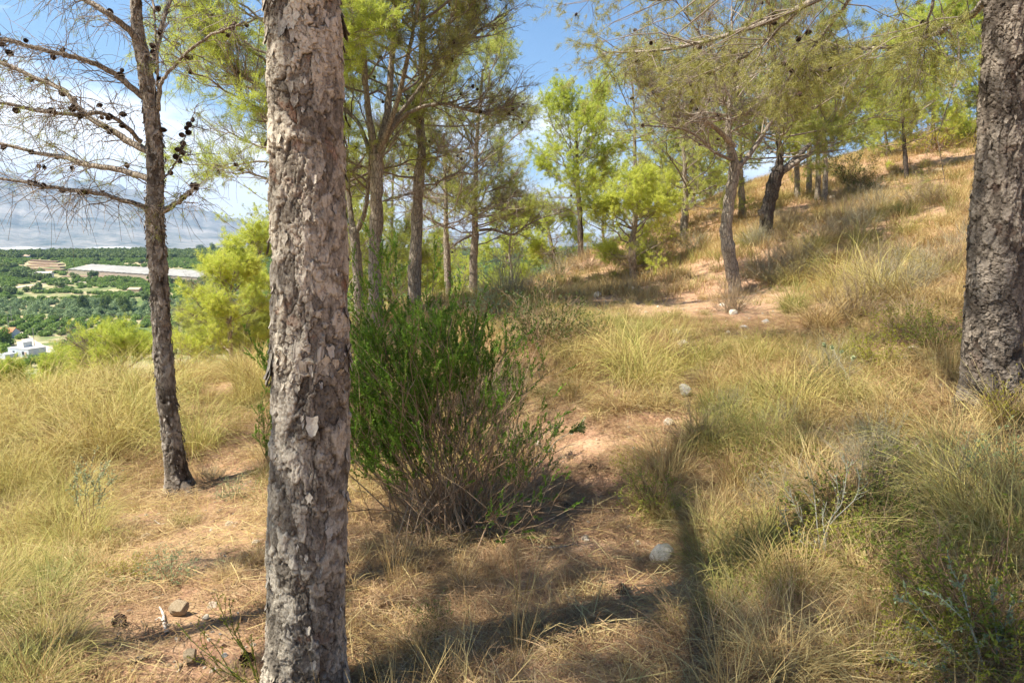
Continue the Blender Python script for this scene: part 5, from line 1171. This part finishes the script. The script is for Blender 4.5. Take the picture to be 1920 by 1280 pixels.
def house(label, u_, v_, wpx, hpx, dep, wall, roofm, rot, kind='gable', wins=2, annex=None, name='house'):
    p = G(u_, v_, 120); sc = p[1]/F; W = wpx*sc; Hh = hpx*sc; D_ = dep*W
    root = thing(name, label, 'house', (p[0], p[1]+D_*.3, p[2]-.4)); root.rotation_euler = (0, 0, rot)
    def box(mb, x0, x1, y0, y1, z0, z1):
        V = [[a, b, c] for a in (x0, x1) for b in (y0, y1) for c in (z0, z1)]; mb.add(V, [np.array([[0, 1, 3, 2], [4, 6, 7, 5], [0, 4, 5, 1], [2, 3, 7, 6], [0, 2, 6, 4], [1, 5, 7, 3]])])
    mb = MB(); box(mb, -W/2, W/2, -D_/2, D_/2, 0, Hh)
    if annex: box(mb, -W/2+annex[0]*W, -W/2+annex[1]*W, -D_/2-annex[3]*W, -D_/2-.003, 0, annex[2]*Hh)
    link('wall', mb.mesh('wall', M[wall], False), root); mb = MB(); e = .35; th = .22
    if kind == 'gable':
        rh = D_*.22
        for s_ in (-1, 1):
            V = [[-W/2-e, s_*(D_/2+e), Hh-.05], [W/2+e, s_*(D_/2+e), Hh-.05], [W/2+e, 0, Hh+rh], [-W/2-e, 0, Hh+rh]]; V2 = [[a, b, c+th] for a, b, c in V]
            mb.add(V+V2, [np.array([[0, 1, 2, 3], [4, 5, 6, 7], [0, 1, 5, 4], [1, 2, 6, 5], [2, 3, 7, 6], [3, 0, 4, 7]])])
        gm = MB()
        for s_ in (-1, 1): gm.add([[s_*W/2*.998, -D_/2, Hh], [s_*W/2*.998, D_/2, Hh], [s_*W/2*.998, 0, Hh+rh]], [np.array([[0, 1, 2]])])
        link('gable', gm.mesh('gable', M[wall], False), root)
    else:
        box(mb, -W/2-.1, W/2+.1, -D_/2-.1, D_/2+.1, Hh, Hh+.25); box(mb, -W*.30, W*.02, -D_*.2, D_*.3, Hh+.252, Hh+2.2)
    link('roof', mb.mesh('roof', M[roofm], False), root)
    for i in range(wins):
        xw = (-.5+(i+.6)/(wins+.2))*W; mb = MB(); box(mb, xw-.5, xw+.5, -D_/2-.08, -D_/2-.003, Hh*.38, Hh*.38+1.2); link('window', mb.mesh('window', M['glass'], False), root)
    mb = MB(); box(mb, W*.30, W*.30+1., -D_/2-.08, -D_/2-.003, 0, min(2.3, Hh*.7)); link('door', mb.mesh('door', M['tiledull'], False), root)
house('white flat-topped house with a grey side wall beside the dirt road', 45, 668, 56, 17, .6, 'bluewall', 'white', -.35, 'flat', 2, (.0, .45, .55, .4))
house('pale blue-walled house with an orange tiled roof by the dirt road', -4, 634, 46, 11, .8, 'bluewall', 'tile', .25, 'gable', 2)
house('cream house with low wings among the upper orchards', 80, 521, 28, 9, .5, 'cream', 'cream', .2, 'gable', 3, (.5, 1.2, .6, .3))
house('small white house with a reddish roof above the brown terraces', 46, 486, 18, 6, .6, 'white', 'tiledull', .1, 'gable', 2)
house('roofed farm shed with a tan roof right of the orchard tree group', 252, 547, 22, 5, .7, 'tiledull', 'tiledull', -.1, 'gable', 0, name='farm_shed')
house('small white hut among the dark trees near the yellow-green pine', 340, 545, 16, 5, .6, 'white', 'white', .1, 'flat', 1)
house('tiny white house right of the small hut near the yellow-green pine', 360, 550, 10, 5, .6, 'white', 'cream', -.2, 'gable', 1)

def sheet(name, label, line, wd, mt, lift=.12):
    w_ = np.array([G(a, b, 100)[:2] for a, b in line]); c_ = curve(np.c_[w_, np.zeros(len(w_))], 40)[:, :2]; d_ = np.gradient(c_, axis=0); d_ /= np.linalg.norm(d_, axis=1)[:, None]; nn_ = np.c_[-d_[:, 1], d_[:, 0]]
    V = np.stack([np.c_[c_+nn_*wd*q, height(c_[:, 0]+nn_[:, 0]*wd*q, c_[:, 1]+nn_[:, 1]*wd*q)+lift] for q in np.linspace(-.5, .5, 5)], 1)
    i = np.arange(200).reshape(40, 5); Q = np.stack([i[:-1, :-1], i[1:, :-1], i[1:, 1:], i[:-1, 1:]], -1).reshape(-1, 4); tag(link(name, make_mesh(name, V.reshape(-1, 3), [Q], None, M[mt])), label, kind='structure')
sheet('dirt_road', 'pale dirt road passing the houses', [(-40,612),(25,622),(55,640),(80,652),(108,668)], 5., 'dirt', .25)
sheet('farm_track', 'pale track between the upper orchards', [(30,540),(90,530),(130,528),(200,532)], 5., 'dirt', .3)
sheet('field_soil', 'strip of bare brown soil under the greenhouse', [(120,518),(200,520),(300,527),(400,536)], 14., 'terrace', .35)

def greenhouse(label, p0, p1, dep, h, spans, wallm, roofm, rise=0.):
    """long multi-span net house between two ground points"""
    p0 = np.array(p0); p1 = np.array(p1); root = thing('greenhouse', label, 'greenhouse', p0); d_ = p1-p0; L = np.linalg.norm(d_[:2]); ax = d_/L; bk = np.array([-ax[1], ax[0], 0.])
    if bk[1] < 0: bk = -bk
    n_ = spans*4+1; s_ = np.linspace(0, L, n_); dz = np.abs(np.sin(np.arange(n_)*pi/4))*h*.10; ft = s_[:, None]*ax+np.c_[np.zeros((n_, 2)), h+dz]; bt = ft+bk*dep+[0, 0, rise]; fb = s_[:, None]*ax+[0, 0, -3.]; bb = fb+bk*dep
    i = np.arange(n_-1)
    mb = MB(); V = np.concatenate([ft-[0, 0, .01], fb, bt-[0, 0, .01], bb]); Q = np.concatenate([np.stack([i, i+1, i+1+n_, i+n_], -1), np.stack([i+2*n_, i+1+2*n_, i+1+3*n_, i+3*n_], -1), np.array([[0, n_, 3*n_, 2*n_], [n_-1, 2*n_-1, 4*n_-1, 3*n_-1]])]); mb.add(V, [Q]); link('side_wall', mb.mesh('side_wall', M[wallm], False), root)
    mb = MB(); o_ = bk*-.4; V = np.concatenate([ft+o_+[0, 0, .05], bt+[0, 0, .05], ft+o_+[0, 0, .35], bt+[0, 0, .35]]); mb.add(V, [np.concatenate([np.stack([i+2*n_, i+1+2*n_, i+1+3*n_, i+3*n_], -1), np.stack([i, i+1, i+1+n_, i+n_], -1), np.stack([i, i+1, i+1+2*n_, i+2*n_], -1)])]); link('roof', mb.mesh('roof', M[roofm], False), root)
ga = G(128, 513, 150); gb = G(405, 531, 150); gb2 = G(250, 519, 150)
greenhouse('long pale netting greenhouse stepping across the far slope behind the slender pine', ga, gb, 26, 4., 26, 'netwall', 'net', 4.)
def far_pt(u_, v_, Y_): p = P(u_, v_, Y_); return np.array([p[0], p[1], p[2]])
greenhouse('white plastic greenhouse roofs on the far plain at the left border', far_pt(-60, 474, 2300), far_pt(92, 469, 2500), 160, 5, 20, 'plastic', 'plastic', 6.)
greenhouse('thin white greenhouse strip beyond the woods, left of the slender trunk', far_pt(160, 466, 2600), far_pt(292, 472, 2500), 120, 4, 20, 'plastic', 'plastic', 3.)
# brown terraces
for i in range(5):
    p0 = G(44+i*3, 510-i*5, 150); p1 = G(118-i*3, 513-i*5, 150); dd = (p1-p0)/np.linalg.norm(p1-p0); n2_ = np.array([-dd[1], dd[0], 0]); mb = MB()
    V = [q+n2_*o+np.array([0, 0, hz]) for q in (p0, p1) for o in (0, 7.) for hz in (-2., 1.5+.1*i)]; mb.add(V, [np.array([[0, 1, 3, 2], [4, 6, 7, 5], [0, 4, 5, 1], [2, 3, 7, 6], [0, 2, 6, 4], [1, 5, 7, 3]])])
    tag(link('terrace_wall', mb.mesh('terrace_wall', M['terrace'], False)), 'brown %s terrace of the bare stepped field below the small white house' % ['lowest', 'second lowest', 'middle', 'second highest', 'highest'][i], 'terrace', 'brown terraces')
def pole(u_, v0, v1, label, arm):
    p = G(u_, v0, 120); h_ = (v0-v1)*p[1]/F; root = thing('utility_pole', label, 'utility pole', p); mb = MB(); V, Q, t = tubes(np.array([[[0, 0, -.3], [0, 0, h_*.5], [0, 0, h_]]]), np.array([[.16, .13, .10]]), 8); mb.add(V, [Q]); link('post', mb.mesh('post', M['pole']), root)
    mb = MB(); V, Q, t = tubes(np.array([[[-arm, 0, h_-.3], [0, .02, h_-.28], [arm, 0, h_-.3]]]), np.full((1, 3), .06), 6); mb.add(V, [Q]); link('crossarm', mb.mesh('crossarm', M['pole']), root)
pole(23, 610, 574, 'tallest grey utility pole near the orange-roofed house', .8)
pole(65, 652, 614, 'utility pole on the far side of the dirt road above the white house', .7)
pole(17, 622, 594, 'short pole beside the orange roof', .5)

# ------------------------------------------------------------------ air
m = bpy.data.materials.new('haze'); m.use_nodes = True; hn = N(m.node_tree)
pv = hn.add('ShaderNodeVolumePrincipled', {'Color': (.42, .62, .92, 1), 'Density': 8e-5, 'Anisotropy': .0})
hn.add('ShaderNodeOutputMaterial', {'Volume': pv.outputs[0]})
x0, x1, y0, y1, z0, z1 = -16500, 16500, -400, 15000, -420, 1350
V = [[a, b, c] for a in (x0, x1) for b in (y0, y1) for c in (z0, z1)]
hz = link('haze', make_mesh('haze', np.array(V), [np.array([[0, 1, 3, 2], [4, 6, 7, 5], [0, 4, 5, 1], [2, 3, 7, 6], [0, 2, 6, 4], [1, 5, 7, 3]])], None, m, False)); tag(hz, 'thin blue air between here and the mountains', kind='stuff')
